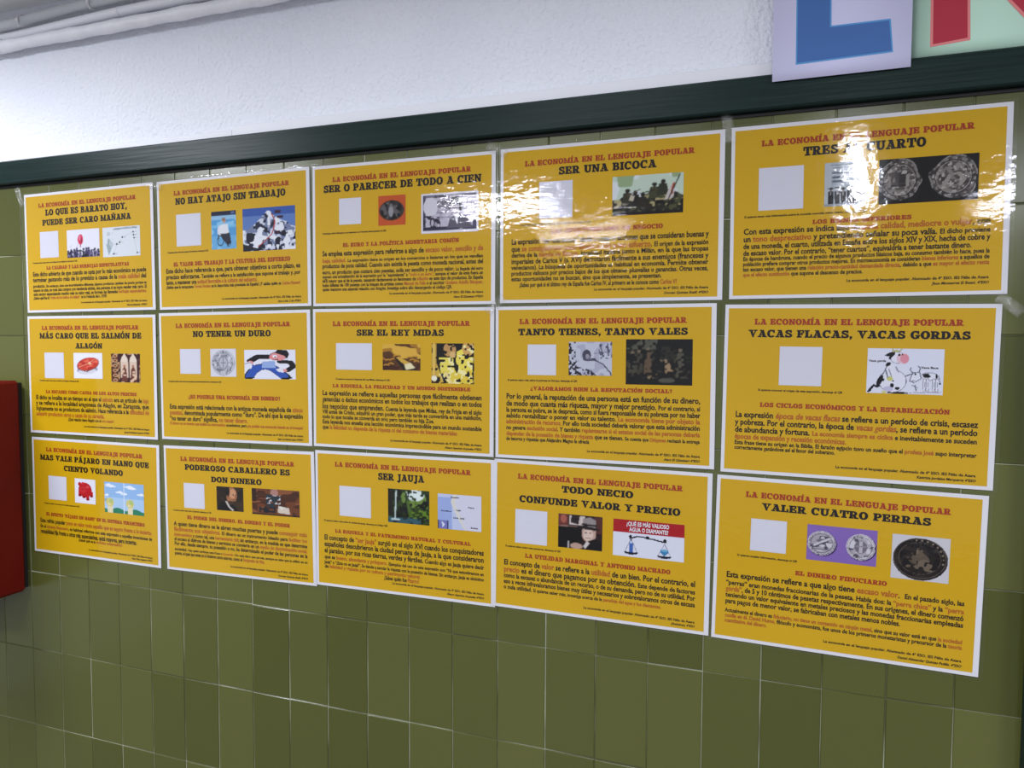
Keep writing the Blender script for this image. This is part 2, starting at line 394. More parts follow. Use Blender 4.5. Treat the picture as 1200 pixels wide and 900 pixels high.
# humanist body letters from the built-in vector font, thickened
FONT = {}
def load_font(chars, offset):
    dg = None; obs = {}
    def mk(txt):
        c = bpy.data.curves.new('glyph', 'FONT'); c.body = txt; c.size = 1.0; c.resolution_u = 2; c.offset = offset * (.35 if 'g' in txt else 1.0)
        o = bpy.data.objects.new('glyph', c); S.collection.objects.link(o); return o
    for ch in chars:
        obs[ch] = (mk(ch), mk('n' + ch + 'n'))
    ref = mk('nn')
    bpy.context.view_layer.update()
    dg = bpy.context.evaluated_depsgraph_get()
    def grab(o):
        e = o.evaluated_get(dg); me = e.to_mesh()
        v = [(q.co.x, q.co.y) for q in me.vertices]; f = [tuple(p.vertices) for p in me.polygons]
        e.to_mesh_clear(); return v, f
    wref = max(x for x, y in grab(ref)[0])
    for ch in chars:
        v, f = grab(obs[ch][0])
        adv = max(x for x, y in grab(obs[ch][1])[0]) - wref
        FONT[ch] = (adv, v, f)
    for a, b_ in list(obs.values()) + [(ref, None)]:
        for o in (a, b_):
            if o is None: continue
            c = o.data; bpy.data.objects.remove(o); bpy.data.curves.remove(c)

class Ink:
    """flat lettering / flat shapes in a sheet's own millimetres (x right, y up), printed at one depth"""
    def __init__(s): s.v = []; s.f = []; s.z = {}
    def poly(s, pts):
        # overlapping strokes of one letter lie microns apart
        for i in range(len(pts)): s.z[len(s.v) + i] = 2.5e-6 * (len(s.f) % 17)
        k = len(s.v); s.v += pts; s.f.append(tuple(range(k, k + len(pts))))
    def tri(s, vs, fs):
        k = len(s.v); s.v += vs; s.f += [tuple(i + k for i in f) for f in fs]
    def build(s, name, material, parent, depth, label=None):
        if not s.f: return None
        vs = [(x * .001, -depth - s.z.get(i, 0.0), y * .001) for i, (x, y) in enumerate(s.v)]
        # every face looks towards the reader
        fs = []
        for f in s.f:
            a = 0.0
            for i in range(len(f)):
                x0, y0 = s.v[f[i]]; x1, y1 = s.v[f[(i + 1) % len(f)]]; a += x0 * y1 - x1 * y0
            fs.append(f if a > 0 else f[::-1])
        o = mesh_obj(name, vs, fs, material, parent)
        if label: o['label'] = label
        return o
def slab_line(ink, text, x0, x1, y, cap):
    gap = .09
    w = sum(SLAB[c][0] + gap for c in text) - gap
    sx = (x1 - x0) / w; x = x0
    for c in text:
        a, q = SLAB[c]
        for poly in q:
            mx = sum(q[0] for q in poly) / len(poly); my = sum(q[1] for q in poly) / len(poly)
            # heavy weight: every stroke is thickened a little sideways
            ink.poly([(x + (px + (.034 if px > mx else -.034)) * sx, y + (py + (.008 if py > my else -.008)) * cap) for px, py in poly])
        x += (a + gap) * sx
def sans_line(runs, x0, x1, y, size, justify=True):
    """runs: list of (text, ink, italic, size factor).  Fits the line between x0 and x1."""
    words = []
    nat = 0.0; nsp = 0
    for t, ik, it, fac in runs:
        for c in t:
            a = FONT[c][0] * fac
            nat += a
            if c == ' ': nsp += 1
    want = (x1 - x0) / size
    sq = want / nat
    if justify and nsp:
        sq = min(sq, 1.04)
    extra = (want - nat * sq) / nsp if nsp else 0.0
    x = x0
    for t, ik, it, fac in runs:
        for c in t:
            a, v, f = FONT[c]
            if f:
                sh = 0.2 if it else 0.0
                ik.tri([(x + (px + sh * py) * size * fac * sq, y + py * size * fac) for px, py in v], f)
            x += a * fac * sq * size
            if c == ' ': x += extra * size
def parse(t, black, red, small=0.80):
    runs = []; cur = ''; red_on = False; it = False; fac = 1.0
    def flush():
        nonlocal cur
        if cur: runs.append((cur, red if red_on else black, it, fac)); cur = ''
    for c in t:
        if c == '*': flush(); red_on = not red_on
        elif c == '_': flush(); it = not it
        elif c == '|': flush(); fac = small
        else: cur += c
    flush(); return runs

# ---------------------------------------------------------------- printed pictures
def L3(c):  # sRGB 0-255 -> linear ink
    return np.array([(v / 255 / 12.92) if v <= 10 else (((v / 255) + .055) / 1.055) ** 2.4 for v in c])
class Pic:
    def __init__(s, w, h, bg):
        s.w, s.h = w, h
        s.a = np.zeros((h, w, 3)); s.a[:] = L3(bg)
        yy, xx = np.mgrid[0:h, 0:w]
        s.X = xx / (w - 1.0); s.Y = yy / (h - 1.0)
    def put(s, mask, col):
        s.a[mask] = L3(col); return s
    def ell(s, cx, cy, rx, ry, col, rot=0.0):
        dx, dy = s.X - cx, s.Y - cy; c, n = math.cos(rot), math.sin(rot)
        return s.put(((dx * c + dy * n) / rx) ** 2 + ((-dx * n + dy * c) / ry) ** 2 <= 1, col)
    def ring(s, cx, cy, rx, ry, t, col):
        d = np.sqrt(((s.X - cx) / rx) ** 2 + ((s.Y - cy) / ry) ** 2)
        return s.put((d <= 1) & (d >= 1 - t), col)
    def rect(s, x0, y0, x1, y1, col):
        return s.put((s.X >= x0) & (s.X <= x1) & (s.Y >= y0) & (s.Y <= y1), col)
    def poly(s, pts, col):
        m = np.zeros(s.X.shape, bool); n = len(pts)
        for i in range(n):
            x0, y0 = pts[i]; x1, y1 = pts[(i + 1) % n]
            if y0 == y1: continue
            c = ((y0 > s.Y) != (y1 > s.Y)) & (s.X < (x1 - x0) * (s.Y - y0) / (y1 - y0) + x0)
            m ^= c
        return s.put(m, col)
    def line(s, pts, wd, col):
        for (x0, y0), (x1, y1) in zip(pts[:-1], pts[1:]):
            dx, dy = x1 - x0, y1 - y0; l2 = dx * dx + dy * dy + 1e-9
            t = np.clip(((s.X - x0) * dx + (s.Y - y0) * dy) / l2, 0, 1)
            s.put((s.X - x0 - t * dx) ** 2 + ((s.Y - y0 - t * dy)) ** 2 <= wd * wd, col)
        return s
    def noise(s, seed, nx, ny):
        r = np.random.RandomState(seed).rand(ny + 2, nx + 2)
        fx = s.X * nx; fy = s.Y * ny; ix = fx.astype(int); iy = fy.astype(int); tx = fx - ix; ty = fy - iy
        tx = tx * tx * (3 - 2 * tx); ty = ty * ty * (3 - 2 * ty)
        return (r[iy, ix] * (1 - tx) + r[iy, ix + 1] * tx) * (1 - ty) + (r[iy + 1, ix] * (1 - tx) + r[iy + 1, ix + 1] * tx) * ty
    def blot(s, seed, nx, ny, th, col, mask=None):
        m = s.noise(seed, nx, ny) > th
        if mask is not None: m &= mask
        return s.put(m, col)
    def soft(s, k=1):
        for _ in range(k):
            p = np.pad(s.a, ((1, 1), (1, 1), (0, 0)), 'edge')
            s.a = (p[1:-1, 1:-1] * 4 + p[:-2, 1:-1] + p[2:, 1:-1] + p[1:-1, :-2] + p[1:-1, 2:]) / 8
        return s
    def build(s, name, box, parent, depth, label):
        x0, y0, x1, y1 = box
        h, w = s.h, s.w
        xs = (x0 + (x1 - x0) * s.X) * .001; zs = (y1 - (y1 - y0) * s.Y) * .001
        vs = np.stack([xs.ravel(), np.full(w * h, -depth), zs.ravel()], 1)
        fs = []
        for j in range(h - 1):
            for i in range(w - 1):
                a = j * w + i; fs.append((a + w, a + w + 1, a + 1, a))
        o = mesh_obj(name, vs, fs, M_pic, parent)
        at = o.data.attributes.new('ink', 'FLOAT_COLOR', 'POINT')
        at.data.foreach_set('color', np.concatenate([np.clip(s.a.reshape(-1, 3) * .70, 0, .8), np.ones((w * h, 1))], 1).ravel().astype('f4'))
        o['label'] = label
        return o

def coin(p, cx, cy, rx, ry, base, dark, light, seed):
    p.ell(cx, cy, rx, ry, dark); p.ell(cx - .006, cy - .008, rx * .96, ry * .96, base)
    m = ((p.X - cx) / rx) ** 2 + ((p.Y - cy) / ry) ** 2 < .82
    p.blot(seed, 14, 12, .62, dark, m); p.blot(seed + 1, 18, 14, .68, light, m)
    p.ring(cx, cy, rx * .80, ry * .80, .05, dark)
    p.ring(cx, cy, rx, ry, .04, light)
    for k in range(22):
        t = k * 2 * math.pi / 22
        p.ell(cx + rx * .88 * math.cos(t), cy + ry * .88 * math.sin(t), rx * .035, ry * .045, light)
def crowd(p, y0, n, cols, seed, hgt=.3):
    r = random.Random(seed)
    for k in range(n):
        x = (k + .5) / n + r.uniform(-.02, .02); y = y0 + r.uniform(-.05, .05); c = r.choice(cols)
        p.ell(x, y, .35 / n, .05, c); p.poly([(x - .42 / n, y + .05), (x + .42 / n, y + .05), (x + .5 / n, 1.02), (x - .5 / n, 1.02)], c)

def draw_pictures():
    P = {}
    # cheap today, dear tomorrow
    p = Pic(72, 60, (232, 232, 244)); crowd(p, .74, 11, [(38, 34, 62), (56, 52, 92), (70, 60, 96)], 1)
    p.blot(4, 20, 16, .60, (120, 110, 150), p.Y > .78); p.blot(5, 26, 18, .66, (20, 18, 34), p.Y > .74)
    p.ell(.42, .36, .085, .19, (214, 48, 84)); p.ell(.40, .30, .03, .10, (236, 120, 150)); p.ell(.45, .40, .02, .10, (160, 24, 60)); p.line([(.42, .54), (.42, .64)], .012, (150, 40, 80))
    p.line([(.10, .62), (.14, .55)], .008, (180, 180, 200)); p.line([(.3, .68), (.34, .5)], .006, (190, 150, 180))
    P['11', 0] = (p.soft(), 'drawing of a red tulip above a dark crowd')
    p = Pic(84, 66, (222, 228, 234))
    for k in range(7): p.line([(.16, .92), (.10 + .03 * k, .40 + .05 * abs(k - 3))], .008, (150, 168, 172))
    p.ell(.155, .62, .035, .26, (160, 176, 178)); p.ell(.16, .22, .05, .07, (196, 204, 208)); p.line([(.30, .08), (.92, .06)], .018, (150, 158, 170)); p.line([(.33, .05), (.88, .03)], .01, (170, 178, 186))
    pts = [(.30, .90), (.38, .58), (.46, .52), (.53, .36), (.82, .20), (.83, .30), (.84, .40), (.92, .90)]
    p.line(pts, .004, (180, 186, 194))
    for x, y in pts: p.ell(x, y, .02, .03, (18, 18, 30)); p.line([(x + .04, y), (x + .09, y)], .010, (180, 186, 200))
    for y in (.2, .4, .55, .9): p.line([(.25, y), (.28, y)], .008, (160, 166, 180))
    P['11', 1] = (p, 'pale chart with black dots and a grey plant')
    # no shortcut without work
    p = Pic(48, 66, (84, 160, 214)); p.rect(0, 0, 1, .11, (28, 34, 62)); p.rect(.8, .02, .95, .09, (90, 110, 160)); p.rect(0, .11, 1, .22, (150, 196, 230)); p.rect(0, .36, 1, .44, (120, 190, 230)); p.rect(0, .66, 1, 1, (110, 176, 222))
    p.blot(3, 7, 9, .66, (140, 200, 236), p.Y > .2)
    p.ell(.52, .26, .07, .06, (198, 160, 140)); p.ell(.50, .22, .08, .05, (150, 120, 90)); p.poly([(.33, .36), (.66, .34), (.72, .62), (.34, .64)], (232, 234, 240)); p.poly([(.26, .40), (.36, .38), (.34, .62), (.24, .60)], (226, 228, 236)); p.poly([(.36, .60), (.74, .58), (.80, .84), (.66, .92), (.44, .74)], (46, 48, 58))
    p.ring(.36, .78, .14, .14, .2, (30, 34, 44)); p.ring(.70, .88, .08, .07, .3, (24, 26, 36)); p.line([(.28, .60), (.30, .80)], .015, (40, 44, 54))
    P['12', 0] = (p.soft(), 'picture of a wheelchair user on a blue ground')
    p = Pic(88, 70, (58, 92, 168)); p.put(p.Y > .18 + 0 * p.X, (96, 128, 190))
    rid = .50 - .40 * np.exp(-((p.X - .47) / .22) ** 2) - .10 * np.exp(-((p.X - .80) / .16) ** 2) + .08 * p.noise(3, 12, 1) - .04
    sn = p.Y > rid; p.put(sn, (214, 220, 236))
    p.blot(11, 16, 13, .56, (120, 132, 166), sn); p.blot(12, 22, 18, .64, (36, 42, 66), sn); p.blot(13, 9, 8, .62, (20, 26, 44), sn & (p.Y > .45)); p.blot(15, 12, 10, .62, (236, 240, 248), sn)
    p.poly([(0, .82), (.22, .92), (.5, 1), (0, 1)], (24, 28, 40))
    p.line([(.30, .90), (.44, .76), (.56, .62), (.60, .48), (.62, .32), (.56, .16)], .010, (186, 60, 60))
    for x, y in ((.67, .11), (.72, .24), (.66, .60)): p.rect(x - .06, y - .035, x + .06, y + .035, (60, 24, 48))
    P['12', 1] = (p, 'picture of a snowy mountain with a red route')
    # all for a hundred
    p = Pic(52, 56, (196, 84, 36)); p.ell(.49, .50, .46, .34, (20, 18, 20)); p.ell(.49, .50, .42, .30, (52, 50, 52))
    m = ((p.X - .49) / .42) ** 2 + ((p.Y - .5) / .30) ** 2 < 1
    p.blot(21, 9, 8, .58, (96, 92, 92), m); p.blot(22, 12, 9, .62, (24, 22, 24), m); p.ell(.47, .52, .08, .2, (150, 150, 156)); p.ell(.47, .34, .05, .06, (120, 116, 116)); p.ring(.49, .5, .46, .34, .06, (90, 60, 40))
    P['13', 0] = (p.soft(), 'dark oval print on an orange ground')
    p = Pic(110, 82, (228, 226, 236)); p.rect(.03, .04, .97, .94, (196, 190, 206)); p.rect(.03, .04, .97, .10, (120, 116, 132))
    p.blot(31, 26, 18, .62, (160, 154, 172), (p.X > .03) & (p.X < .97) & (p.Y > .10) & (p.Y < .9)); p.rect(.03, .84, .97, .93, (58, 56, 80)); p.rect(.03, .06, .08, .9, (74, 72, 94)); p.ell(.17, .34, .13, .24, (214, 212, 222))
    p.blot(33, 20, 16, .52, (44, 42, 60), (p.X < .34) & (p.Y > .56) & (p.Y < .9) & (p.X > .03)); p.ell(.20, .72, .045, .12, (60, 56, 74)); p.ell(.20, .74, .025, .08, (190, 184, 200))
    p.rect(.90, .66, .97, .9, (80, 78, 104)); p.poly([(.46, .88), (.52, .62), (.68, .54), (.80, .60), (.90, .90)], (92, 88, 104)); p.poly([(.58, .56), (.66, .52), (.64, .82)], (226, 224, 232))
    p.ell(.60, .36, .085, .19, (178, 170, 182)); p.ell(.60, .22, .105, .12, (38, 34, 46)); p.ell(.505, .34, .02, .10, (44, 40, 52)); p.ell(.69, .36, .025, .12, (44, 40, 52)); p.ell(.57, .36, .014, .016, (40, 36, 46)); p.ell(.63, .36, .014, .016, (40, 36, 46)); p.line([(.57, .47), (.63, .47)], .012, (90, 70, 84)); p.line([(.605, .37), (.61, .42)], .008, (120, 108, 120))
    for y in (.46, .50, .60, .64): p.line([(.29, y), (.38 + .06 * (y * 50 % 2), y)], .008, (110, 106, 124))
    P['13', 1] = (p, 'picture of a grey hundred peseta banknote')
    # bicoca: a generic skirmish of dark blots under a pale sky
    p = Pic(96, 60, (196, 214, 196)); p.blot(41, 6, 4, .55, (220, 226, 230), p.Y < .6); p.blot(42, 8, 5, .66, (150, 172, 130), p.Y < .5)
    hz = .56 - .32 * np.exp(-((p.X - .68) / .22) ** 2) - .12 * np.exp(-((p.X - .25) / .1) ** 2) + .12 * p.noise(43, 14, 1)
    dk = p.Y > hz; p.put(dk, (34, 34, 26)); p.blot(44, 18, 12, .60, (78, 80, 50), dk); p.blot(45, 22, 14, .70, (176, 164, 120), dk & (p.Y < .8)); p.blot(46, 14, 10, .62, (16, 14, 20), dk)
    [(p.ell(x, y, .035, .055, (30, 26, 22)), p.poly([(x - .06, y + .05), (x + .05, y + .05), (x + .09, y + .34), (x - .09, y + .34)], c)) for x, y, c in ((.22, .38, (52, 50, 34)), (.33, .44, (24, 22, 20)), (.44, .50, (40, 36, 26)), (.60, .26, (66, 66, 44)), (.72, .20, (44, 48, 34)))]; p.line([(.22, .50), (.40, .36)], .01, (96, 84, 60)); p.line([(.40, .46), (.60, .40)], .012, (40, 36, 30)); p.poly([(.26, .50), (.32, .52), (.30, .66), (.24, .62)], (196, 188, 166)); p.poly([(.82, .30), (.90, .22), (.86, .62), (.74, .66)], (206, 196, 190)); p.poly([(.85, .26), (.88, .22), (.85, .55), (.82, .52)], (172, 72, 44)); p.line([(.95, .05), (.80, .62)], .01, (40, 30, 24)); p.put(p.Y > .93, (20, 14, 18))
    P['14', 0] = (p.soft(), 'painting of a dark skirmish under a pale sky')
    # tres al cuarto
    p = Pic(60, 66, (168, 178, 186)); p.rect(0, 0, .16, 1, (184, 192, 198)); p.line([(.16, .06), (.84, .06)], .008, (110, 120, 130)); p.line([(.16, .06), (.16, .62)], .006, (120, 130, 138)); p.line([(.84, .06), (.84, .5)], .006, (120, 130, 138))
    for y, w in ((.24, .34), (.34, .38), (.43, .36)): p.line([(.20, y), (.20 + w, y)], .018, (92, 104, 116))
    p.line([(.20, .12), (.5, .12)], .010, (120, 130, 140)); p.poly([(.8, .58), (1, .48), (1, .95), (.8, .95)], (90, 96, 100)); p.put(p.Y > .94, (150, 158, 164)); r = random.Random(7)
    for k, x in enumerate((.16, .32, .46, .62, .74, .88)):
        y = .60 + r.uniform(-.02, .03); p.ell(x, y, .045, .032, (24, 24, 28)); p.line([(x - .07, y - .015), (x + .07, y - .015)], .010, (18, 18, 22)); p.ell(x, y + .03, .025, .025, (120, 112, 108)); p.poly([(x - .075, y + .06), (x + .075, y + .06), (x + .06, .95), (x - .06, .95)], (20, 20, 25)); p.line([(x, y + .07), (x, y + .14)], .008, (150, 156, 160))
    P['15', 0] = (p, 'pale grey book cover with a row of dark men')
    p = Pic(124, 66, (14, 12, 14))
    def old(cx, cy, rx, ry, seed, tilt):
        d = np.sqrt(((p.X - cx) / rx) ** 2 + ((p.Y - cy) / ry) ** 2); t = np.arctan2(p.Y - cy, p.X - cx); edge = 1 + .05 * np.sin(3 * t + seed) + .04 * np.sin(5 * t + 2 * seed)
        m = d < edge; p.put(m, (84, 78, 76)); p.put(m & (d > edge - .05), (150, 146, 142)); p.blot(seed, 26, 15, .58, (56, 52, 52), m); p.blot(seed + 1, 32, 18, .62, (128, 122, 118), m & (d < .95)); p.blot(seed + 2, 40, 24, .72, (176, 170, 164), m & (d < .9))
        p.put((d < .80) & (d > .76), (34, 30, 32)); p.put((d < .74) & (d > .71), (150, 144, 140))
    old(.215, .48, .215, .46, 51, 0); old(.755, .48, .235, .47, 61, 0)
    p.rect(.10, .58, .30, .62, (30, 26, 28)); p.rect(.10, .40, .13, .62, (140, 134, 130)); p.rect(.17, .30, .21, .6, (70, 64, 64)); p.rect(.28, .36, .31, .62, (150, 144, 138)); p.rect(.21, .34, .27, .56, (48, 42, 44)); p.line([(.66, .66), (.72, .44), (.80, .40), (.86, .54), (.82, .66)], .022, (150, 144, 138)); p.line([(.74, .44), (.70, .30)], .02, (130, 124, 120)); p.ell(.80, .24, .03, .07, (140, 134, 130))
    P['15', 1] = (p, 'picture of two worn hammered coins on black')
    # salmon
    p = Pic(64, 60, (236, 236, 246)); p.ell(.47, .66, .36, .16, (150, 150, 170), -.12); p.ell(.47, .72, .32, .11, (216, 214, 224), -.12); p.ell(.50, .44, .40, .25, (120, 60, 60), -.32); p.ell(.50, .43, .385, .235, (206, 62, 40), -.32)
    m = (p.a[:, :, 0] > .5) & (p.a[:, :, 1] < .1); p.blot(71, 10, 9, .62, (228, 104, 80), m); p.blot(72, 8, 7, .68, (184, 40, 30), m); p.line([(.18, .56), (.50, .42), (.70, .26)], .010, (240, 170, 140)); p.ell(.56, .40, .05, .05, (240, 190, 150)); p.line([(.14, .62), (.45, .74), (.80, .54)], .012, (90, 40, 44))
    P['21', 0] = (p.soft(), 'picture of a red salmon steak on white')
    p = Pic(66, 66, (96, 40, 26)); p.blot(75, 14, 14, .52, (190, 150, 110)); p.blot(76, 18, 18, .62, (48, 16, 16)); p.rect(.30, .04, .96, 1, (60, 18, 20))
    for x in (.46, .76):
        p.ell(x, .30, .125, .24, (232, 214, 196)); p.rect(x - .125, .28, x + .125, .84, (222, 196, 176)); p.poly([(x - .07, .12), (x, -.02), (x + .07, .12)], (232, 214, 196)); p.poly([(x - .10, .96), (x - .07, .55), (x, .44), (x + .07, .55), (x + .10, .96)], (110, 56, 44)); p.blot(77 + int(x * 10), 16, 16, .60, (226, 190, 160), (abs(p.X - x) < .11) & (p.Y > .55)); p.ell(x, .44, .04, .05, (176, 110, 84))
    for k in range(6): p.ell(.14, .08 + .17 * k, .08, .06, (206, 166, 120)); p.ell(.14, .08 + .17 * k, .05, .035, (120, 50, 30))
    P['21', 1] = (p.soft(), 'picture of a painted double arch in brown and cream')
    # duro
    p = Pic(60, 60, (220, 220, 230)); coin(p, .5, .5, .47, .47, (176, 178, 188), (118, 120, 132), (214, 216, 224), 81); p.ell(.5, .5, .2, .26, (150, 152, 164)); p.ell(.5, .5, .15, .2, (188, 190, 200)); p.rect(.40, .48, .60, .51, (130, 132, 146)); p.rect(.49, .32, .52, .68, (130, 132, 146)); p.ell(.5, .26, .10, .05, (140, 142, 156))
    P['22', 0] = (p.soft(), 'picture of a silver coin')
    p = Pic(104, 60, (232, 234, 246)); b_ = (46, 86, 178); k_ = (16, 14, 22); sk = (226, 150, 150)
    p.line([(.08, .92), (.16, .74), (.28, .60), (.42, .56), (.56, .62), (.68, .76), (.80, .92)], .105, k_); p.line([(.10, .90), (.18, .72), (.29, .60), (.42, .57), (.56, .62), (.67, .76), (.77, .90)], .090, b_)
    p.put((p.Y > .80) & (p.X > .26) & (p.X < .58), (232, 234, 246)); p.line([(.05, .97), (.18, .96)], .02, k_); p.line([(.74, .97), (.92, .95)], .02, k_)
    p.poly([(.36, .40), (.60, .38), (.62, .62), (.34, .62)], (150, 176, 224)); p.line([(.46, .24), (.26, .24), (.12, .38)], .075, k_); p.line([(.70, .40), (.90, .42), (.96, .56), (.84, .70)], .060, k_); p.ell(.12, .44, .06, .06, sk); p.poly([(.0, .48), (.12, .40), (.16, .60), (.12, .66)], (230, 232, 244)); p.line([(.0, .48), (.12, .44)], .008, k_); p.ell(.78, .70, .06, .05, sk); p.poly([(.62, .66), (.74, .60), (.78, .78), (.66, .74)], (230, 232, 244)); p.poly([(.16, .48), (.24, .62), (.14, .66)], b_)
    p.ell(.66, .22, .17, .15, k_); p.ell(.66, .23, .16, .14, sk); p.poly([(.60, .10), (.66, -.02), (.84, .02), (.88, .14), (.84, .30), (.78, .20)], k_); p.ell(.60, .22, .045, .05, (240, 240, 246)); p.ell(.61, .24, .015, .02, k_); p.ell(.53, .26, .04, .03, (236, 130, 130)); p.line([(.56, .34), (.66, .33)], .010, k_)
    P['22', 1] = (p, 'cartoon man in blue trousers striding')
    # midas
    p = Pic(66, 50, (88, 52, 18)); p.blot(91, 6, 5, .45, (168, 118, 34), p.Y < .6); p.blot(92, 5, 4, .55, (222, 176, 64), (p.Y < .55)); p.blot(93, 14, 10, .55, (70, 34, 14), p.Y > .5)
    for k, (x, y) in enumerate(((.15, .62), (.30, .58), (.22, .76), (.74, .50), (.86, .48), (.80, .60), (.40, .44), (.9, .66), (.1, .82))): p.ell(x, y, .08, .05, (206, 152, 50)); p.ell(x, y + .02, .07, .03, (110, 66, 20))
    p.poly([(.30, .52), (.40, .46), (.92, .96), (.56, 1.0)], (34, 18, 10)); p.poly([(.36, .52), (.42, .48), (.72, .70), (.58, .78)], (214, 172, 70)); p.poly([(.58, .78), (.74, .70), (.86, .90), (.62, .98)], (238, 226, 180)); p.ell(.08, .9, .14, .08, (60, 24, 14))
    P['23', 0] = (p.soft(), 'picture of glowing gold coins and bars')
    p = Pic(66, 62, (214, 178, 66)); p.put(p.X < .12, (196, 160, 70)); p.poly([(.12, 0), (1, 0), (1, 1), (.3, 1), (.12, .5)], (20, 16, 12)); p.ell(.42, .16, .16, .16, (196, 150, 90)); p.ell(.86, .12, .14, .18, (214, 168, 96)); p.poly([(.18, .36), (.50, .34), (.56, .70), (.22, .72)], (238, 222, 96)); p.poly([(.60, .20), (.72, .14), (.78, .32), (.98, .34), (.96, .72), (.60, .70), (.58, .40)], (244, 226, 90)); p.poly([(.20, .70), (.94, .66), (.98, 1), (.40, 1)], (232, 206, 70)); p.blot(96, 14, 13, .66, (250, 240, 170), p.a[:, :, 0] > .6); p.blot(97, 15, 14, .68, (24, 18, 12)); p.ell(.50, .28, .07, .08, (222, 186, 120)); p.ell(.06, .88, .07, .07, (244, 240, 214)); p.rect(.02, 0, .08, .8, (226, 190, 90)); p.line([(.34, .74), (.48, 1)], .03, (240, 220, 150))
    P['23', 1] = (p, 'gold and black drawing of draped figures')
    # tanto tienes
    p = Pic(78, 60, (198, 200, 216)); p.blot(101, 9, 7, .62, (176, 178, 198)); p.blot(103, 22, 16, .55, (34, 34, 46), (p.X < .16 + .3 * np.maximum(0, p.Y - .5))); p.blot(104, 24, 18, .58, (40, 40, 54), (p.Y > .62 + .45 * p.X)); p.ell(.42, .40, .10, .17, (70, 70, 86)); p.ell(.44, .44, .05, .08, (150, 148, 164)); p.ell(.38, .52, .05, .04, (80, 80, 96)); p.poly([(.45, .50), (.62, .48), (.66, .58), (.44, .56)], (88, 88, 106)); p.line([(.56, .50), (.80, .66), (.96, .90), (.99, 1.0)], .014, (56, 56, 72)); p.blot(105, 16, 12, .64, (96, 96, 120), (p.X > .70) & (p.Y < .5)); p.line([(.72, .10), (.80, .36)], .012, (60, 60, 80)); p.line([(.90, .06), (.92, .4)], .016, (70, 70, 92)); p.line([(.60, .34), (.92, .30)], .008, (90, 90, 110))
    P['24', 0] = (p, 'grey picture of a dark figure among dotted crowds')
    p = Pic(96, 66, (16, 16, 14)); p.blot(111, 7, 5, .62, (40, 40, 32), p.Y < .5); p.blot(112, 5, 3, .66, (84, 84, 72), (p.Y < .22) & (p.X < .5)); p.blot(113, 20, 14, .72, (62, 56, 42), (p.Y > .2) & (p.Y < .85))
    for x, y, h, c in ((.10, .30, .45, (72, 70, 58)), (.20, .26, .46, (66, 62, 50)), (.34, .22, .54, (96, 78, 60)), (.82, .24, .60, (84, 80, 66))): p.ell(x, y, .028, .04, (118, 104, 84)); p.poly([(x - .05, y + .06), (x + .05, y + .06), (x + .06, y + h), (x - .06, y + h)], c)
    p.ell(.60, .48, .03, .045, (150, 128, 98)); p.poly([(.56, .54), (.66, .52), (.72, .70), (.58, .70)], (156, 130, 98)); p.line([(.60, .72), (.46, .80), (.36, .84)], .03, (140, 118, 88)); p.line([(.58, .50), (.50, .44)], .012, (130, 106, 80)); p.blot(115, 26, 20, .58, (14, 14, 12)); p.ell(.62, .9, .12, .05, (84, 82, 72))
    P['24', 1] = (p.soft(), 'very dark painting of dim standing figures')
    # cows
    p = Pic(126, 78, (226, 228, 244)); k_ = (16, 15, 22); g_ = (112, 114, 134); w_ = (232, 233, 246)
    p.line([(.03, .97), (.06, .90), (.10, .82), (.14, .86), (.18, .82)], .018, k_); p.ell(.05, .93, .02, .04, k_); p.ell(.42, .98, .14, .025, k_)
    p.ell(.345, .72, .185, .255, g_); p.ell(.345, .72, .175, .243, w_); p.poly([(.21, .60), (.27, .36), (.36, .36), (.40, .54), (.34, .66)], w_); p.line([(.20, .62), (.28, .34)], .007, g_); p.line([(.38, .40), (.42, .52)], .007, g_)
    p.ell(.175, .72, .035, .13, k_, .25); p.ell(.34, .82, .026, .05, k_); p.ell(.41, .88, .032, .035, k_, -.2); p.ell(.35, .72, .012, .02, k_); p.ell(.28, .35, .03, .05, k_, .4); p.ell(.225, .70, .014, .03, k_)
    p.ell(.29, .90, .065, .06, (200, 196, 226)); p.ell(.24, .97, .035, .035, (214, 210, 150)); p.ell(.31, .67, .042, .05, (206, 204, 120)); p.line([(.25, .48), (.28, .64)], .010, g_); p.line([(.29, .46), (.33, .62)], .006, g_)
    p.ell(.40, .20, .10, .13, g_); p.ell(.40, .20, .092, .122, w_); p.ell(.475, .22, .075, .115, (226, 158, 172)); p.ell(.455, .22, .07, .11, (232, 196, 208)); p.ell(.49, .22, .055, .10, (228, 150, 166)); p.ell(.42, .14, .016, .028, k_); p.ell(.46, .13, .012, .02, k_)
    p.poly([(.22, .16), (.30, .08), (.37, .07), (.36, .14), (.32, .20), (.32, .25), (.28, .24), (.29, .18)], k_); p.line([(.34, .07), (.33, .00)], .01, (180, 178, 120)); p.line([(.42, .06), (.45, .01)], .01, (180, 178, 120)); p.ell(.38, .055, .03, .03, (190, 188, 130))
    p.ell(.82, .60, .11, .09, g_); p.ell(.82, .60, .103, .078, w_); p.poly([(.72, .56), (.80, .53), (.84, .60), (.78, .63)], k_); p.ell(.79, .60, .05, .03, k_); p.ell(.91, .59, .014, .05, k_); p.line([(.94, .58), (.96, .74)], .006, g_); p.ell(.96, .75, .012, .022, k_)
    for x in (.76, .80, .88, .92): p.line([(x, .66), (x - .005, .80), (x + .004, .93)], .017, g_); p.line([(x, .66), (x - .005, .80), (x + .004, .93)], .010, w_)
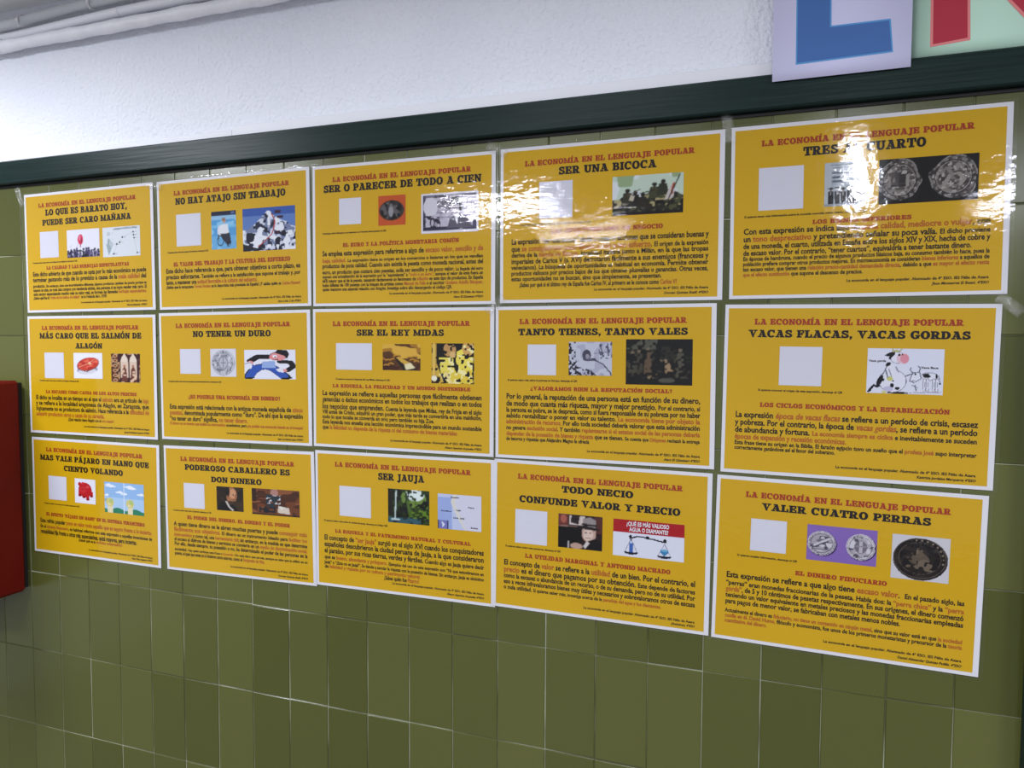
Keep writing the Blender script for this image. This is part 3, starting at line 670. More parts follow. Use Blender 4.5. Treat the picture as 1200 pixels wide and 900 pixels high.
    p.poly([(.60, .52), (.70, .50), (.72, .66), (.62, .76), (.56, .70)], g_); p.poly([(.61, .54), (.69, .52), (.71, .65), (.62, .74), (.575, .69)], w_); p.line([(.60, .52), (.57, .46), (.58, .42)], .009, g_); p.line([(.69, .50), (.70, .42), (.67, .38)], .009, g_); p.ell(.64, .56, .012, .02, k_); p.line([(.57, .72), (.64, .70)], .008, g_); p.line([(.52, .60), (.60, .55)], .012, g_); p.line([(.64, .80), (.66, .92)], .008, g_); p.line([(.60, .80), (.68, .86)], .006, g_); p.line([(.58, .97), (.98, .94)], .006, g_)
    P['25', 0] = (p, 'cartoon of a fat cow and a thin cow')
    # bird in the hand
    p = Pic(84, 100, (234, 234, 246)); rd = (192, 34, 40); p.ell(.50, .45, .32, .30, rd); p.ell(.24, .22, .08, .08, rd); p.ell(.40, .18, .08, .05, (206, 60, 66))
    for x, y in ((.24, .68), (.44, .74), (.62, .82), (.80, .68)): p.rect(x - .07, y - .18, x + .07, y, rd); p.ell(x, y, .08, .05, (150, 20, 30))
    p.ell(.40, .44, .15, .14, (206, 50, 54)); p.ell(.36, .42, .02, .025, (110, 10, 20)); p.ell(.46, .42, .02, .025, (110, 10, 20)); p.ell(.62, .32, .08, .06, (212, 76, 78))
    P['31', 0] = (p.soft(), 'picture of a red piggy bank')
    p = Pic(88, 66, (150, 190, 234)); p.put(p.Y > .5, (176, 208, 240))
    for x, y, w in ((.16, .14, .14), (.10, .10, .08), (.62, .12, .13), (.70, .16, .12), (.38, .32, .10), (.50, .36, .09), (.92, .34, .10), (.05, .44, .06)): p.ell(x, y, w, .03, (232, 240, 250)); p.ell(x + .02, y - .02, w * .5, .03, (240, 246, 252))
    p.put(p.Y > .86 + .04 * np.sin(p.X * 14), (42, 130, 96)); p.ell(.05, .6, .05, .06, (150, 170, 170))
    for x in (.14, .65): p.rect(x - .06, .74, x + .07, 1, (230, 222, 186)); p.ell(x, .66, .10, .14, (216, 206, 130)); p.ell(x + .03, .62, .05, .08, (182, 200, 120)); p.ell(x - .02, .72, .04, .04, (240, 220, 160))
    p.line([(.5, 0), (.5, 1)], .006, (214, 228, 244))
    P['31', 1] = (p, 'two panels of blue sky, clouds and raised hands')
    # don dinero
    p = Pic(54, 52, (38, 28, 18)); p.blot(121, 5, 4, .55, (60, 44, 26)); p.poly([(.0, 1), (.18, .64), (.46, .60), (.74, .84), (.80, 1)], (16, 14, 14)); p.ell(.56, .34, .20, .34, (168, 112, 76)); p.ell(.60, .28, .13, .20, (206, 152, 112)); p.ell(.40, .20, .10, .24, (30, 22, 18)); p.ell(.52, .66, .12, .08, (70, 48, 34)); p.ell(.66, .62, .05, .05, (60, 42, 30)); p.ell(.62, .32, .03, .03, (40, 26, 20)); p.ell(.73, .32, .02, .03, (40, 26, 20)); p.line([(.68, .34), (.71, .46)], .016, (150, 96, 62)); p.line([(.60, .53), (.70, .53)], .016, (80, 50, 36)); p.line([(.36, .62), (.46, .82), (.60, .96)], .030, (214, 206, 196)); p.ell(.40, .42, .03, .07, (150, 96, 66))
    P['32', 0] = (p.soft(), 'dark portrait of a man with a white collar')
    p = Pic(88, 54, (78, 42, 24))
    for k in range(5): p.line([(0, .12 + .2 * k), (1, .14 + .2 * k)], .012, (54, 26, 16))
    p.blot(131, 5, 8, .58, (112, 62, 34)); p.blot(132, 4, 10, .64, (138, 82, 48)); p.put((p.X < .1) & (p.Y < .5), (50, 26, 18)); p.ell(.48, .14, .08, .16, (176, 130, 118)); p.blot(133, 20, 16, .50, (214, 220, 226), (p.X > .30) & (p.X < .60) & (p.Y > .24) & (p.Y < .56)); p.blot(134, 18, 14, .55, (40, 52, 60), (p.X > .30) & (p.X < .62) & (p.Y > .20) & (p.Y < .72)); p.blot(135, 18, 14, .50, (26, 30, 36), (p.X > .16) & (p.X < .50) & (p.Y > .68) & (p.Y < .92)); p.poly([(.56, .62), (.78, .68), (.80, .92), (.54, .88)], (214, 202, 186)); p.poly([(.56, .62), (.70, .66), (.62, .78)], (232, 224, 212)); p.put(p.Y > .95, (34, 20, 14))
    P['32', 1] = (p, 'picture of hands and banknotes over brown wood')
    # jauja
    p = Pic(72, 60, (26, 34, 18)); p.blot(141, 6, 5, .45, (46, 66, 22)); p.ell(.62, .24, .30, .28, (112, 140, 62)); p.ell(.66, .14, .22, .18, (226, 240, 236)); p.blot(142, 18, 15, .60, (40, 60, 26), p.X > .3); p.blot(143, 22, 18, .62, (100, 132, 38), (p.X > .5) & (p.Y > .36) & (p.Y < .86)); p.blot(144, 16, 14, .66, (14, 18, 12)); p.put((p.Y > .84) & (p.X < .8), (52, 92, 104)); p.blot(145, 12, 14, .6, (24, 44, 50), (p.Y > .82)); p.line([(.20, .06), (.19, .40), (.17, .88)], .016, (196, 212, 208)); p.ell(.18, .90, .12, .03, (190, 210, 214)); p.put((p.X < .12) & (p.Y < .8), (28, 24, 14)); p.poly([(.44, .34), (.50, .30), (.60, .78), (.52, .82)], (74, 104, 36))
    P['33', 0] = (p.soft(), 'picture of a waterfall in green woods')
    p = Pic(72, 60, (196, 206, 236)); p.poly([(.36, 0), (.30, .22), (.36, .40), (.46, .66), (.56, .88), (.62, 1.02), (1.02, 1.02), (1.02, -.02)], (222, 220, 214)); p.poly([(.44, 0), (.40, .24), (.46, .42), (.56, .70), (.66, 1.02), (1.02, 1.02), (1.02, -.02)], (216, 216, 234)); p.put((p.X < .33) & (p.Y > .1) & (p.a[:, :, 2] > p.a[:, :, 0] * 1.2), (160, 178, 228)); p.rect(0, .76, .25, 1, (120, 124, 190)); p.poly([(.09, .78), (.17, .87), (.11, .97)], (224, 228, 244)); p.rect(0, .76, .02, 1, (40, 44, 80)); p.rect(.22, .76, .25, 1, (50, 54, 90))
    P['33', 1] = (p, 'pale coastal map')
    # todo necio
    p = Pic(66, 56, (40, 24, 26)); p.rect(0, 0, .22, .35, (110, 54, 48)); p.ell(.12, .14, .07, .12, (170, 96, 80)); p.rect(.26, .02, .60, .30, (210, 196, 190)); p.poly([(.30, .0), (.5, .0), (.46, .28), (.28, .24)], (40, 30, 34)); p.poly([(.0, .38), (.6, .36), (.5, 1), (0, 1)], (12, 10, 14)); p.rect(.82, 0, 1, .5, (84, 44, 40)); p.line([(0, .36), (.55, .34)], .012, (150, 120, 110)); p.ell(.70, .52, .16, .26, (196, 166, 152)); p.ell(.68, .56, .11, .17, (222, 198, 184)); p.poly([(.55, .34), (.56, .10), (.72, .04), (.86, .12), (.86, .36)], (150, 140, 140)); p.ell(.68, .36, .26, .05, (34, 26, 30), .12); p.line([(.56, .26), (.86, .28)], .030, (40, 32, 36)); p.ell(.63, .50, .02, .02, (40, 30, 30)); p.ell(.73, .50, .02, .02, (40, 30, 30)); p.line([(.63, .66), (.73, .65)], .012, (120, 70, 66)); p.poly([(.52, .98), (.68, .74), (.84, .66), (1.0, .76), (1.0, 1)], (14, 12, 16)); p.poly([(.58, .90), (.66, .74), (.72, .80), (.62, .98)], (214, 206, 204)); p.ell(.42, .92, .14, .09, (190, 158, 144)); p.rect(.22, .80, .25, 1, (196, 190, 190))
    P['34', 0] = (p.soft(), 'old picture of a man in a hat')
    p = Pic(110, 60, (226, 228, 242)); p.put(p.Y < .345, (172, 26, 34)); k_ = (16, 16, 30)
    p.line([(.25, .50), (.33, .44), (.42, .43), (.50, .46), (.58, .47), (.66, .50), (.74, .52)], .018, k_); p.ell(.49, .44, .028, .05, k_); p.ell(.25, .45, .022, .05, k_); p.ell(.735, .48, .022, .05, k_)
    for cx, top, bot in ((.26, .50, .88), (.73, .56, .90)):
        p.line([(cx, top), (cx - .09, bot)], .005, (140, 144, 170)); p.line([(cx, top), (cx + .09, bot)], .005, (140, 144, 170)); p.ell(cx, bot, .10, .035, (20, 22, 44)); p.ell(cx, bot - .03, .09, .02, (226, 228, 242)); p.ell(cx, bot + .02, .09, .035, (20, 22, 44))
    p.rect(.23, .62, .29, .88, (64, 104, 184)); p.rect(.245, .55, .275, .63, (190, 206, 234)); p.ell(.26, .54, .015, .02, k_); p.poly([(.68, .72), (.78, .72), (.79, .78), (.73, .90), (.67, .78)], (62, 132, 180)); p.ell(.73, .74, .05, .03, (110, 176, 214))
    P['34', 1] = (p, 'drawing of a balance weighing water against a diamond under a red banner')
    # cuatro perras
    p = Pic(104, 56, (134, 104, 182)); p.ell(.225, .52, .215, .35, (70, 50, 100)); coin(p, .215, .50, .205, .34, (170, 164, 174), (84, 80, 96), (208, 204, 212), 151); p.ell(.23, .42, .10, .05, (120, 114, 128), -.3); p.line([(.12, .56), (.22, .46), (.30, .38)], .022, (206, 202, 210)); p.rect(.10, .66, .34, .69, (100, 94, 110))
    p.ell(.785, .52, .215, .37, (70, 50, 100)); coin(p, .775, .50, .205, .36, (176, 170, 180), (84, 80, 96), (212, 208, 216), 161); p.ell(.775, .50, .09, .18, (116, 110, 124)); p.rect(.75, .34, .80, .66, (190, 184, 194)); p.rect(.70, .47, .85, .50, (150, 144, 158))
    P['35', 0] = (p, 'picture of two silver coins on violet')
    p = Pic(86, 72, (208, 206, 212)); p.ell(.50, .52, .475, .475, (34, 28, 28)); p.ell(.49, .50, .46, .455, (22, 18, 20)); m = ((p.X - .49) / .44) ** 2 + ((p.Y - .5) / .44) ** 2 < 1
    p.blot(171, 12, 10, .64, (44, 36, 34), m); p.ring(.49, .50, .37, .36, .03, (92, 80, 72)); p.ring(.49, .50, .46, .455, .03, (96, 84, 78)); p.ell(.50, .54, .16, .16, (92, 80, 68)); p.ell(.58, .64, .13, .12, (112, 98, 84)); p.ell(.46, .38, .10, .11, (100, 86, 72)); p.ell(.40, .36, .06, .07, (124, 110, 92)); p.line([(.28, .70), (.40, .66), (.46, .74), (.70, .76)], .022, (110, 96, 80)); p.line([(.28, .50), (.36, .60)], .02, (90, 78, 66)); p.blot(172, 20, 17, .66, (34, 28, 26), m)
    for k in range(9): t = math.radians(-100 + 14 * k); p.ell(.49 + .41 * math.cos(t), .50 + .405 * math.sin(t), .018, .022, (130, 116, 100))
    P['35', 1] = (p, 'picture of a large dark bronze coin')
    return P

PIC_TEXT = {  # small lettering inside pictures: (text, x0, x1, baseline, size) in fractions of the picture box, and its ink
 ('13', 1): ([('EL BANCO DE ESPAÑA', .24, .80, .115, .085), ('CIEN', .28, .48, .30, .15), ('PESETAS', .29, .47, .37, .07)], 'dark'),
 ('25', 0): ([('Vaca gorda', .02, .25, .30, .065), ('Vaca flaca', .71, .93, .43, .065)], 'dark'),
 ('33', 1): ([('Ecuador', .30, .50, .10, .06), ('Perú', .70, .84, .36, .06), ('Trujillo', .42, .54, .46, .05), ('Lima', .36, .48, .68, .06), ('Jauja', .52, .62, .68, .06), ('Pacífico', .08, .32, .50, .05), ('Bolivia', .76, .92, .93, .06)], 'dark'),
 ('34', 1): ([('¿QUÉ ES MÁS VALIOSO', .19, .79, .155, .155), ('AGUA O DIAMANTE?', .23, .78, .305, .155)], 'white'),
 ('15', 0): ([('El cuento', .20, .55, .26, .09), ('de nunca', .20, .56, .36, .09), ('se acaba', .20, .55, .45, .09)], 'grey'),
}
# ---------------------------------------------------------------- poster layout (sheet millimetres, origin at the sheet's centre)
# pos: wall x, height from eye level, tilt; t/h/s/b/f/cap: lines of lettering; q: blank square; p: pictures
POSTERS = {
 '11': {'pos': (-0.8576, 0.2286, 0.0069), 't': (-161.2, 155.6, 113.3, 11.6), 'h': [('LO QUE ES BARATO HOY,', -136.7, 129.9, 92.3, 15.5), ('PUEDE SER CARO MAÑANA', -147.8, 141.5, 67.9, 14.7)], 'q': (-158.6, -12.4, -95.4, 52.6), 'p': [(-66.7, -15.9, 40.3, 51.7), (50.9, -19.5, 168.3, 51.4)], 'cap': (-185.6, -34.0, -25.6, 'Si quieres saber más sobre la burbuja de los tulipanes, descarga el QR'), 's': (-138.9, 131.6, -41.9, 8.6, 'LA CALIDAD Y LAS BURBUJAS ESPECULATIVAS'), 'b': [(-187.1, 184.4, -57.6, 'Este dicho advierte de que cuando se opta por lo más económico se puede', 0), (-187.1, 184.4, -71.8, 'terminar gastando más de lo previsto a causa de la *mala calidad* del', 0), (-187.1, 184.4, -86.0, 'producto. |Sin embargo, ante una incertidumbre diferente, algunos productos cambian de precio porque se', 0), (-187.1, 184.4, -96.1, 'espera un alza, se crea una compra con tendencia alcista, una persona si se logra vender más caro. Si', 0), (-187.1, 184.4, -106.2, 'este sector especulando mucho más su valor real, se forman las llamadas *burbujas especulativas.*', 0), (-187.1, 58.5, -115.5, '¿Sabes qué fue la *“crisis de los bulbos de tulipán”* en la Holanda del s. XVII?', 1)], 'f': [(-25.9, 184.5, -128.2, 'La economía en el lenguaje popular. Alumnado de 4º ESO. IES Félix de Azara'), (121.7, 184.2, -137.1, 'Nerea Jiménez. 4ºESO')]},
 '12': {'pos': (-0.4246, 0.231, 0.0082), 't': (-160.8, 156.4, 113.7, 11.1), 'h': [('NO HAY ATAJO SIN TRABAJO', -155.4, 148.4, 92.1, 15.5)], 'q': (-154.7, -3.8, -83.8, 69.3), 'p': [(-53.5, -15.5, 15.0, 69.1), (33.3, -24.1, 172.5, 69.6)], 'cap': (-182.0, -64.1, -18.3, 'Si quieres saber más de la cultura del esfuerzo, descarga el QR'), 's': (-165.3, 157.8, -49.3, 9.7, 'EL VALOR DEL TRABAJO Y LA CULTURA DEL ESFUERZO'), 'b': [(-188.5, 183.5, -64.5, 'Este dicho hace referencia a que, para obtener objetivos a corto plazo, es', 0), (-188.5, 183.5, -78.3, 'preciso esforzarse. |También se refiere a la satisfacción que supone el trabajo y, por', 0), (-188.5, 70.4, -90.5, 'tanto, a mantener una *actitud favorable a la cultura del esfuerzo.*', 1), (-188.5, 183.5, -100.1, '¿Sabías que la zaragozana *Teresa Perales* es la deportista más premiada de España? ¿Y sabías quién es *Carlos Pauner?*', 0)], 'f': [(-27.8, 184.5, -129.1, 'La economía en el lenguaje popular. Alumnado de 4º ESO. IES Félix de Azara'), (123.8, 183.4, -138.1, 'Sara e Iría. 2 de 4ºESO')]},
 '13': {'pos': (0.0023, 0.231, -0.0029), 't': (-159.4, 157.2, 112.5, 10.0), 'h': [('SER O PARECER DE TODO A CIEN', -181.9, 179.9, 91.3, 15.5)], 'q': (-144.2, 22.3, -91.0, 76.8), 'p': [(-50.0, 15.6, 13.4, 76.5), (48.8, -5.0, 174.0, 74.4)], 'cap': (-185.0, -31.5, 3.8, 'Investiga sobre Bécquer y su descanso en Veruela descargando el QR'), 's': (-135.2, 132.4, -24.6, 8.3, 'EL EURO Y LA POLÍTICA MONETARIA COMÚN'), 'b': [(-186.1, 184.8, -42.3, 'Se emplea esta expresión para referirse a algo de *escaso valor, sencillo y de*', 0), (-186.1, 184.8, -56.1, '*baja calidad.* |La expresión tiene su origen en los comercios o bazares en los que se vendían', 0), (-186.1, 184.8, -67.9, 'productos de poca calidad. Cuando aún existía la peseta como moneda nacional, antes del', 0), (-186.1, 184.8, -80.5, 'euro, un producto que costara cien pesetas, solía ser sencillo y de poco valor. |La llegada del euro', 0), (-186.1, 184.8, -89.2, 'supuso una actualización de la expresión por la “equivalente” a *“todo a un euro”*, aunque el valor de este fuera un', 0), (-186.1, 184.8, -98.3, '66% mayor que el de la peseta, causando tácitamente un fenómeno de *inflación* en este tipo de productos. En España', 0), (-186.1, 184.8, -107.4, 'hubo billetes de 100 pesetas con la imagen de artistas como *Manuel de Falla* o el escritor *Gustavo Adolfo Bécquer,*', 0), (-186.1, 118.2, -116.1, 'quien mantuvo una especial relación con Aragón. Investiga sobre ello descargando el código QR.', 1)], 'f': [(-24.6, 184.9, -125.9, 'La economía en el lenguaje popular. Alumnado de 4º ESO. IES Félix de Azara'), (121.0, 184.9, -134.8, 'Aiara El Qissaisari 4ºESO')]},
 '14': {'pos': (0.4325, 0.2316, -0.001), 't': (-160.4, 158.8, 111.9, 10.3), 'h': [('SER UNA BICOCA', -92.3, 90.8, 91.8, 14.8)], 'q': (-131.1, 11.2, -65.2, 80.1), 'p': [(10.9, 8.7, 139.6, 79.8)], 'cap': (-168.8, -30.0, -1.0, 'Si quieres saber más sobre la batalla de Bicoca, descarga el QR'), 's': (-107.4, 104.2, -17.6, 8.3, 'LAS OPORTUNIDADES DE NEGOCIO'), 'b': [(-186.8, 184.9, -35.8, 'La expresión “ser una bicoca” alude a cosas o acciones que se consideran buenas y', 0), (-186.8, 184.9, -49.6, 'que *se consiguen por poco dinero o con poco esfuerzo*. |El origen de la expresión', 0), (-186.8, 184.9, -60.7, 'deriva de la *batalla de Bicoca,* localidad italiana junto a Milán, en la que las tropas', 0), (-186.8, 184.9, -73.3, 'imperiales de Carlos V (s. XVI) derrotaron fácilmente a sus enemigos (franceses y', 0), (-186.8, 184.9, -84.4, 'venecianos). La búsqueda de oportunidades es habitual en economía. Permite obtener', 0), (-186.8, 184.9, -95.5, 'productos valiosos por precios bajos de los que obtener plusvalías o ganancias. Otras veces,', 0), (-186.8, 103.6, -106.3, 'estas oportunidades no se buscan, sino que simplemente, se presentan.', 1), (-170.1, 130.7, -117.8, '¿Sabes por qué si el último rey de España fue Carlos IV, al primero se le conoce como *Carlos V?*', 1)], 'f': [(-22.2, 185.5, -127.5, 'La economía en el lenguaje popular. Alumnado de 4º ESO. IES Félix de Azara'), (108.0, 185.8, -136.1, 'Doruan Quintas Shalif. 4ºESO')]},
 '15': {'pos': (0.8638, 0.2328, 0.0028), 't': (-159.9, 157.7, 112.1, 10.5), 'h': [('TRES AL CUARTO', -92.7, 90.8, 90.6, 15.4)], 'q': (-163.8, 2.8, -91.6, 75.3), 'p': [(-58.8, 3.1, 4.1, 75.5), (23.5, 1.5, 165.9, 74.1)], 'cap': (-186.9, 6.2, -8.6, 'Si quieres tener más información sobre la moneda conocida como cuarto, descarga el QR'), 's': (-76.1, 72.8, -24.5, 7.3, 'LOS BIENES INFERIORES'), 'b': [(-187.5, 184.2, -37.1, 'Con esta expresión se indica algo de *poca calidad, mediocre o vulgar*, con', 0), (-187.5, 184.2, -50.0, 'un *tono despreciativo* y pretendiendo señalar su poca valía. |El dicho proviene', 0), (-187.5, 184.2, -62.0, 'de una moneda, el cuarto, utilizada en España entre los siglos XIV y XIX, hecha de cobre y', 0), (-187.5, 159.2, -73.6, 'de escaso valor. Por el contrario, “tener cuartos”, equivaldría a tener bastante dinero.', 1), (-187.5, 184.2, -82.7, 'En épocas de hambruna, cuando el precio de algunos productos básicos baja, su consumo también lo hace, pues la', 0), (-187.5, 184.2, -91.7, 'población prefiere comprar otros productos mejores. En microeconomía se consideran *bienes inferiores* a aquellos de', 0), (-187.5, 184.2, -100.8, 'tan escaso valor, que tienen una *relación precio-cantidad demandada directa*, debido a que *es mayor el efecto renta*', 0), (-187.5, 2.7, -109.8, '*que el efecto sustitución* que supone el descenso de precios.', 1)], 'f': [(-21.5, 184.0, -123.2, 'La economía en el lenguaje popular. Alumnado de 4º ESO. IES Félix de Azara'), (105.3, 184.3, -131.4, 'Jhon Monserrat El Ihsani. 4ºESO')]},
 '21': {'pos': (-0.8574, -0.0788, 0.0008), 't': (-161.8, 158.1, 113.6, 10.4), 'h': [('MÁS CARO QUE EL SALMÓN DE', -168.0, 165.9, 92.1, 14.2), ('ALAGÓN', -46.2, 41.5, 67.4, 13.5)], 'q': (-153.7, -7.7, -87.4, 56.8), 'p': [(-54.1, -6.5, 40.8, 56.6), (69.1, -13.6, 160.6, 55.7)], 'cap': (-172.0, -38.4, -15.6, 'Si quieres saber más sobre el salmón de Alagón, descarga el QR'), 's': (-151.7, 147.4, -46.1, 8.2, 'LA ESCASEZ COMO CAUSA DE LOS ALTOS PRECIOS'), 'b': [(-187.3, 185.1, -62.2, 'El dicho se localiza en un tiempo en el que el *salmón* era un artículo de *lujo*', 0), (-187.3, 185.1, -76.2, 'y se refiere a la localidad aragonesa de Alagón, en Zaragoza, que', 0), (-187.3, 185.1, -90.3, 'lógicamente no es productora de salmón. Hace referencia a la *dificultad de*', 0), (-187.3, 43.2, -103.9, '*adquirir productos caros a causa de su carestía.*', 1), (-77.8, 73.6, -113.8, '¿Qué relación tiene Alagón con el *oro rosado?*', 1)], 'f': [(-24.5, 184.5, -127.7, 'La economía en el lenguaje popular. Alumnado de 4º ESO. IES Félix de Azara'), (106.6, 184.2, -136.6, 'Jorge Rodríguez Aguirre 4ºESO')]},
 '22': {'pos': (-0.4261, -0.0739, 0.0089), 't': (-160.6, 157.7, 113.3, 10.2), 'h': [('NO TENER UN DURO', -110.1, 106.7, 91.9, 14.0)], 'q': (-149.6, 6.7, -89.9, 64.1), 'p': [(-61.3, 0.8, 10.9, 64.3), (33.9, -3.4, 170.7, 61.7)], 'cap': (-185.7, -32.0, -13.0, 'Si quieres saber más sobre una antigua moneda llamada duro, descarga el QR'), 's': (-128.1, 128.9, -51.1, 9.1, '¿ES POSIBLE UNA ECONOMÍA SIN DINERO?'), 'b': [(-184.3, 187.5, -75.6, 'Esta expresión está relacionada con la antigua moneda española de *cinco*', 0), (-184.3, 187.5, -89.4, '*pesetas*, denominada popularmente como “duro”. De ahí que la expresión', 0), (-184.3, 39.7, -103.2, '“no tener un duro” significa, *no tener dinero.*', 1), (-184.3, 187.5, -113.0, '*El dinero es un invento que facilita los intercambios* económicos, pero *¿es posible una economía basada en el trueque?*', 0)], 'f': [(-19.8, 186.9, -129.7, 'La economía en el lenguaje popular. Alumnado de 4º ESO. IES Félix de Azara'), (120.0, 186.8, -138.3, 'Izan Lordache Ipas 4ºESO')]},
 '23': {'pos': (0.0, -0.0719, -0.003), 't': (-160.1, 158.8, 111.8, 9.9), 'h': [('SER EL REY MIDAS', -101.3, 100.9, 91.6, 13.2)], 'q': (-152.3, 19.2, -64.8, 75.6), 'p': [(-39.2, 20.0, 48.5, 74.6), (73.8, -4.5, 167.7, 76.5)], 'cap': (-153.3, -22.4, -2.5, 'Si quieres conocer la leyenda del rey Midas, descarga el QR'), 's': (-161.2, 159.6, -19.1, 7.4, 'LA RIQUEZA, LA FELICIDAD Y UN MUNDO SOSTENIBLE'), 'b': [(-187.1, 184.6, -36.3, 'La expresión se refiere a aquellas personas que fácilmente obtienen', 0), (-187.1, 184.6, -49.8, 'ganancias o éxitos económicos en todos los trabajos que realizan o en todos', 0), (-187.1, 184.6, -65.2, 'los negocios que emprenden. |Cuenta la leyenda que Midas, rey de Frigia en el siglo', 0), (-187.1, 184.6, -76.0, 'VIII antes de Cristo, adquirió un gran poder, que más tarde se convertiría en una maldición,', 0), (-187.1, 79.9, -86.7, 'todo lo que tocaba se convertía en oro; pero también su hija Zoe.', 1), (-187.1, 184.6, -97.9, 'Esta leyenda nos enseña una lección económica imprescindible para un mundo sostenible', 0), (-187.1, 131.0, -109.5, 'que *la felicidad no depende de la riqueza ni del consumo de bienes materiales*', 1)], 'f': [(-21.4, 184.4, -128.7, 'La economía en el lenguaje popular. Alumnado de 4º ESO. IES Félix de Azara'), (104.0, 184.5, -137.1, 'Álvaro Aparicio Arguedas 4ºESO')]},
 '24': {'pos': (0.4238, -0.0717, 0.0024), 't': (-161.1, 158.2, 114.2, 8.7), 'h': [('TANTO TIENES, TANTO VALES', -162.2, 160.2, 92.7, 13.0)], 'q': (-143.2, 15.8, -85.9, 74.7), 'p': [(-60.8, 16.5, 22.6, 79.8), (48.8, 1.1, 169.5, 84.6)], 'cap': (-184.7, -44.1, 3.7, 'Si quieres saber más sobre la pobreza en Europa, descarga el QR'), 's': (-137.6, 134.5, -13.7, 7.3, '¿VALORAMOS BIEN LA REPUTACIÓN SOCIAL?'), 'b': [(-187.3, 184.2, -31.3, 'Por lo general, la reputación de una persona está en función de su dinero,', 0), (-187.3, 184.2, -45.0, 'de modo que cuanta más riqueza, mayor y mejor prestigio. |Por el contrario, si', 0), (-187.3, 184.2, -57.1, 'la persona es pobre, se le desprecia, como si fuera responsable de su pobreza por no haber', 0), (-187.3, 184.2, -68.5, 'sabido rentabilizar o poner en valor su talento. *La economía tiene por objeto la*', 0), (-187.3, 184.2, -79.9, '*administración de recursos.* Por ello toda sociedad debería valorar que esta administración', 0), (-187.3, 184.2, -91.7, 'no genere *exclusión social*. Y también *replantearse si el estatus social de las personas debería*', 0), (-187.3, 184.2, -103.5, '*depender de la posesión de bienes y riqueza* que se tienen. |Se cuenta que *Diógenes* rechazó la entrega', 0), (-187.3, -19.9, -113.1, 'de tesoros y riquezas que Alejandro Magno le ofrecía', 1)], 'f': [(-24.2, 184.6, -129.0, 'La economía en el lenguaje popular. Alumnado de 4º ESO. IES Félix de Azara'), (120.5, 184.7, -137.4, 'Aiara El Qissaisari 4ºESO')]},
 '25': {'pos': (0.8568, -0.0766, -0.0117), 't': (-159.8, 158.8, 113.6, 9.5), 'h': [('VACAS FLACAS, VACAS GORDAS', -169.3, 168.3, 91.9, 13.2)], 'q': (-117.3, 9.4, -49.2, 76.3), 'p': [(20.6, 1.2, 133.1, 75.6)], 'cap': (-150.9, -15.6, -1.7, 'Si quieres conocer el origen de esta expresión, descarga el QR'), 's': (-146.8, 144.4, -29.7, 7.9, 'LOS CICLOS ECONÓMICOS Y LA ESTABILIZACIÓN'), 'b': [(-187.5, 184.8, -49.1, 'La expresión *_época de vacas flacas_* se refiere a un período de crisis, escasez', 0), (-187.5, 184.8, -62.4, 'y pobreza. Por el contrario, la época de *_vacas gordas_*, se refiere a un período', 0), (-187.5, 184.8, -75.6, 'de abundancia y fortuna. |*La economía siempre es cíclica* e inevitablemente se suceden', 0), (-187.5, -6.8, -87.6, '*épocas de expansión y recesión económicas.*', 1), (-187.5, 184.8, -97.3, 'Esta frase tiene su origen en la Biblia. El faraón egipcio tuvo un sueño que el *profeta José* supo interpretar', 0), (-187.5, -23.3, -106.1, 'correctamente ganándose así el favor del soberano.', 1)], 'f': [(-21.7, 185.0, -128.8, 'La economía en el lenguaje popular. Alumnado de 4º ESO. IES Félix de Azara'), (101.2, 185.4, -137.0, 'Kattrizia Jordalos Marquerta 4ºESO')]},
 '31': {'pos': (-0.8551, -0.3881, -0.003), 't': (-160.1, 156.6, 113.6, 10.4), 'h': [('MAS VALE PÁJARO EN MANO QUE', -181.3, 177.8, 91.3, 13.9), ('CIENTO VOLANDO', -99.7, 95.5, 67.1, 14.0)], 'q': (-154.3, -8.9, -92.5, 51.6), 'p': [(-64.1, -10.7, 5.2, 51.0), (34.7, -26.3, 160.5, 49.7)], 'cap': (-171.1, -49.7, -21.8, 'Si quieres saber más sobre este refrán, descarga el QR'), 's': (-165.2, 161.4, -52.1, 8.6, 'EL EFECTO “PÁJARO EN MANO” EN EL SISTEMA FINANCIERO'), 'b': [(-187.0, 183.8, -70.7, 'Este refrán popular *pone en valor todo aquello que es seguro frente a lo incierto.*', 0), (-187.0, 183.8, -84.6, 'En el *sistema financiero*, es habitual referirse con esta expresión a aquellas inversiones de', 0), (-187.0, 135.7, -99.3, 'rentabilidad fija frente a otras más especulativas, quizá mayores, pero inciertas.', 1), (-55.4, 89.2, -108.5, '¿Sabes qué es la *inversión conservadora?*', 1)], 'f': [(-21.8, 184.0, -128.7, 'La economía en el lenguaje popular. Alumnado de 4º ESO. IES Félix de Azara'), (118.5, 183.8, -135.9, 'Ainar Palau Aguilera 4ºESO')]},
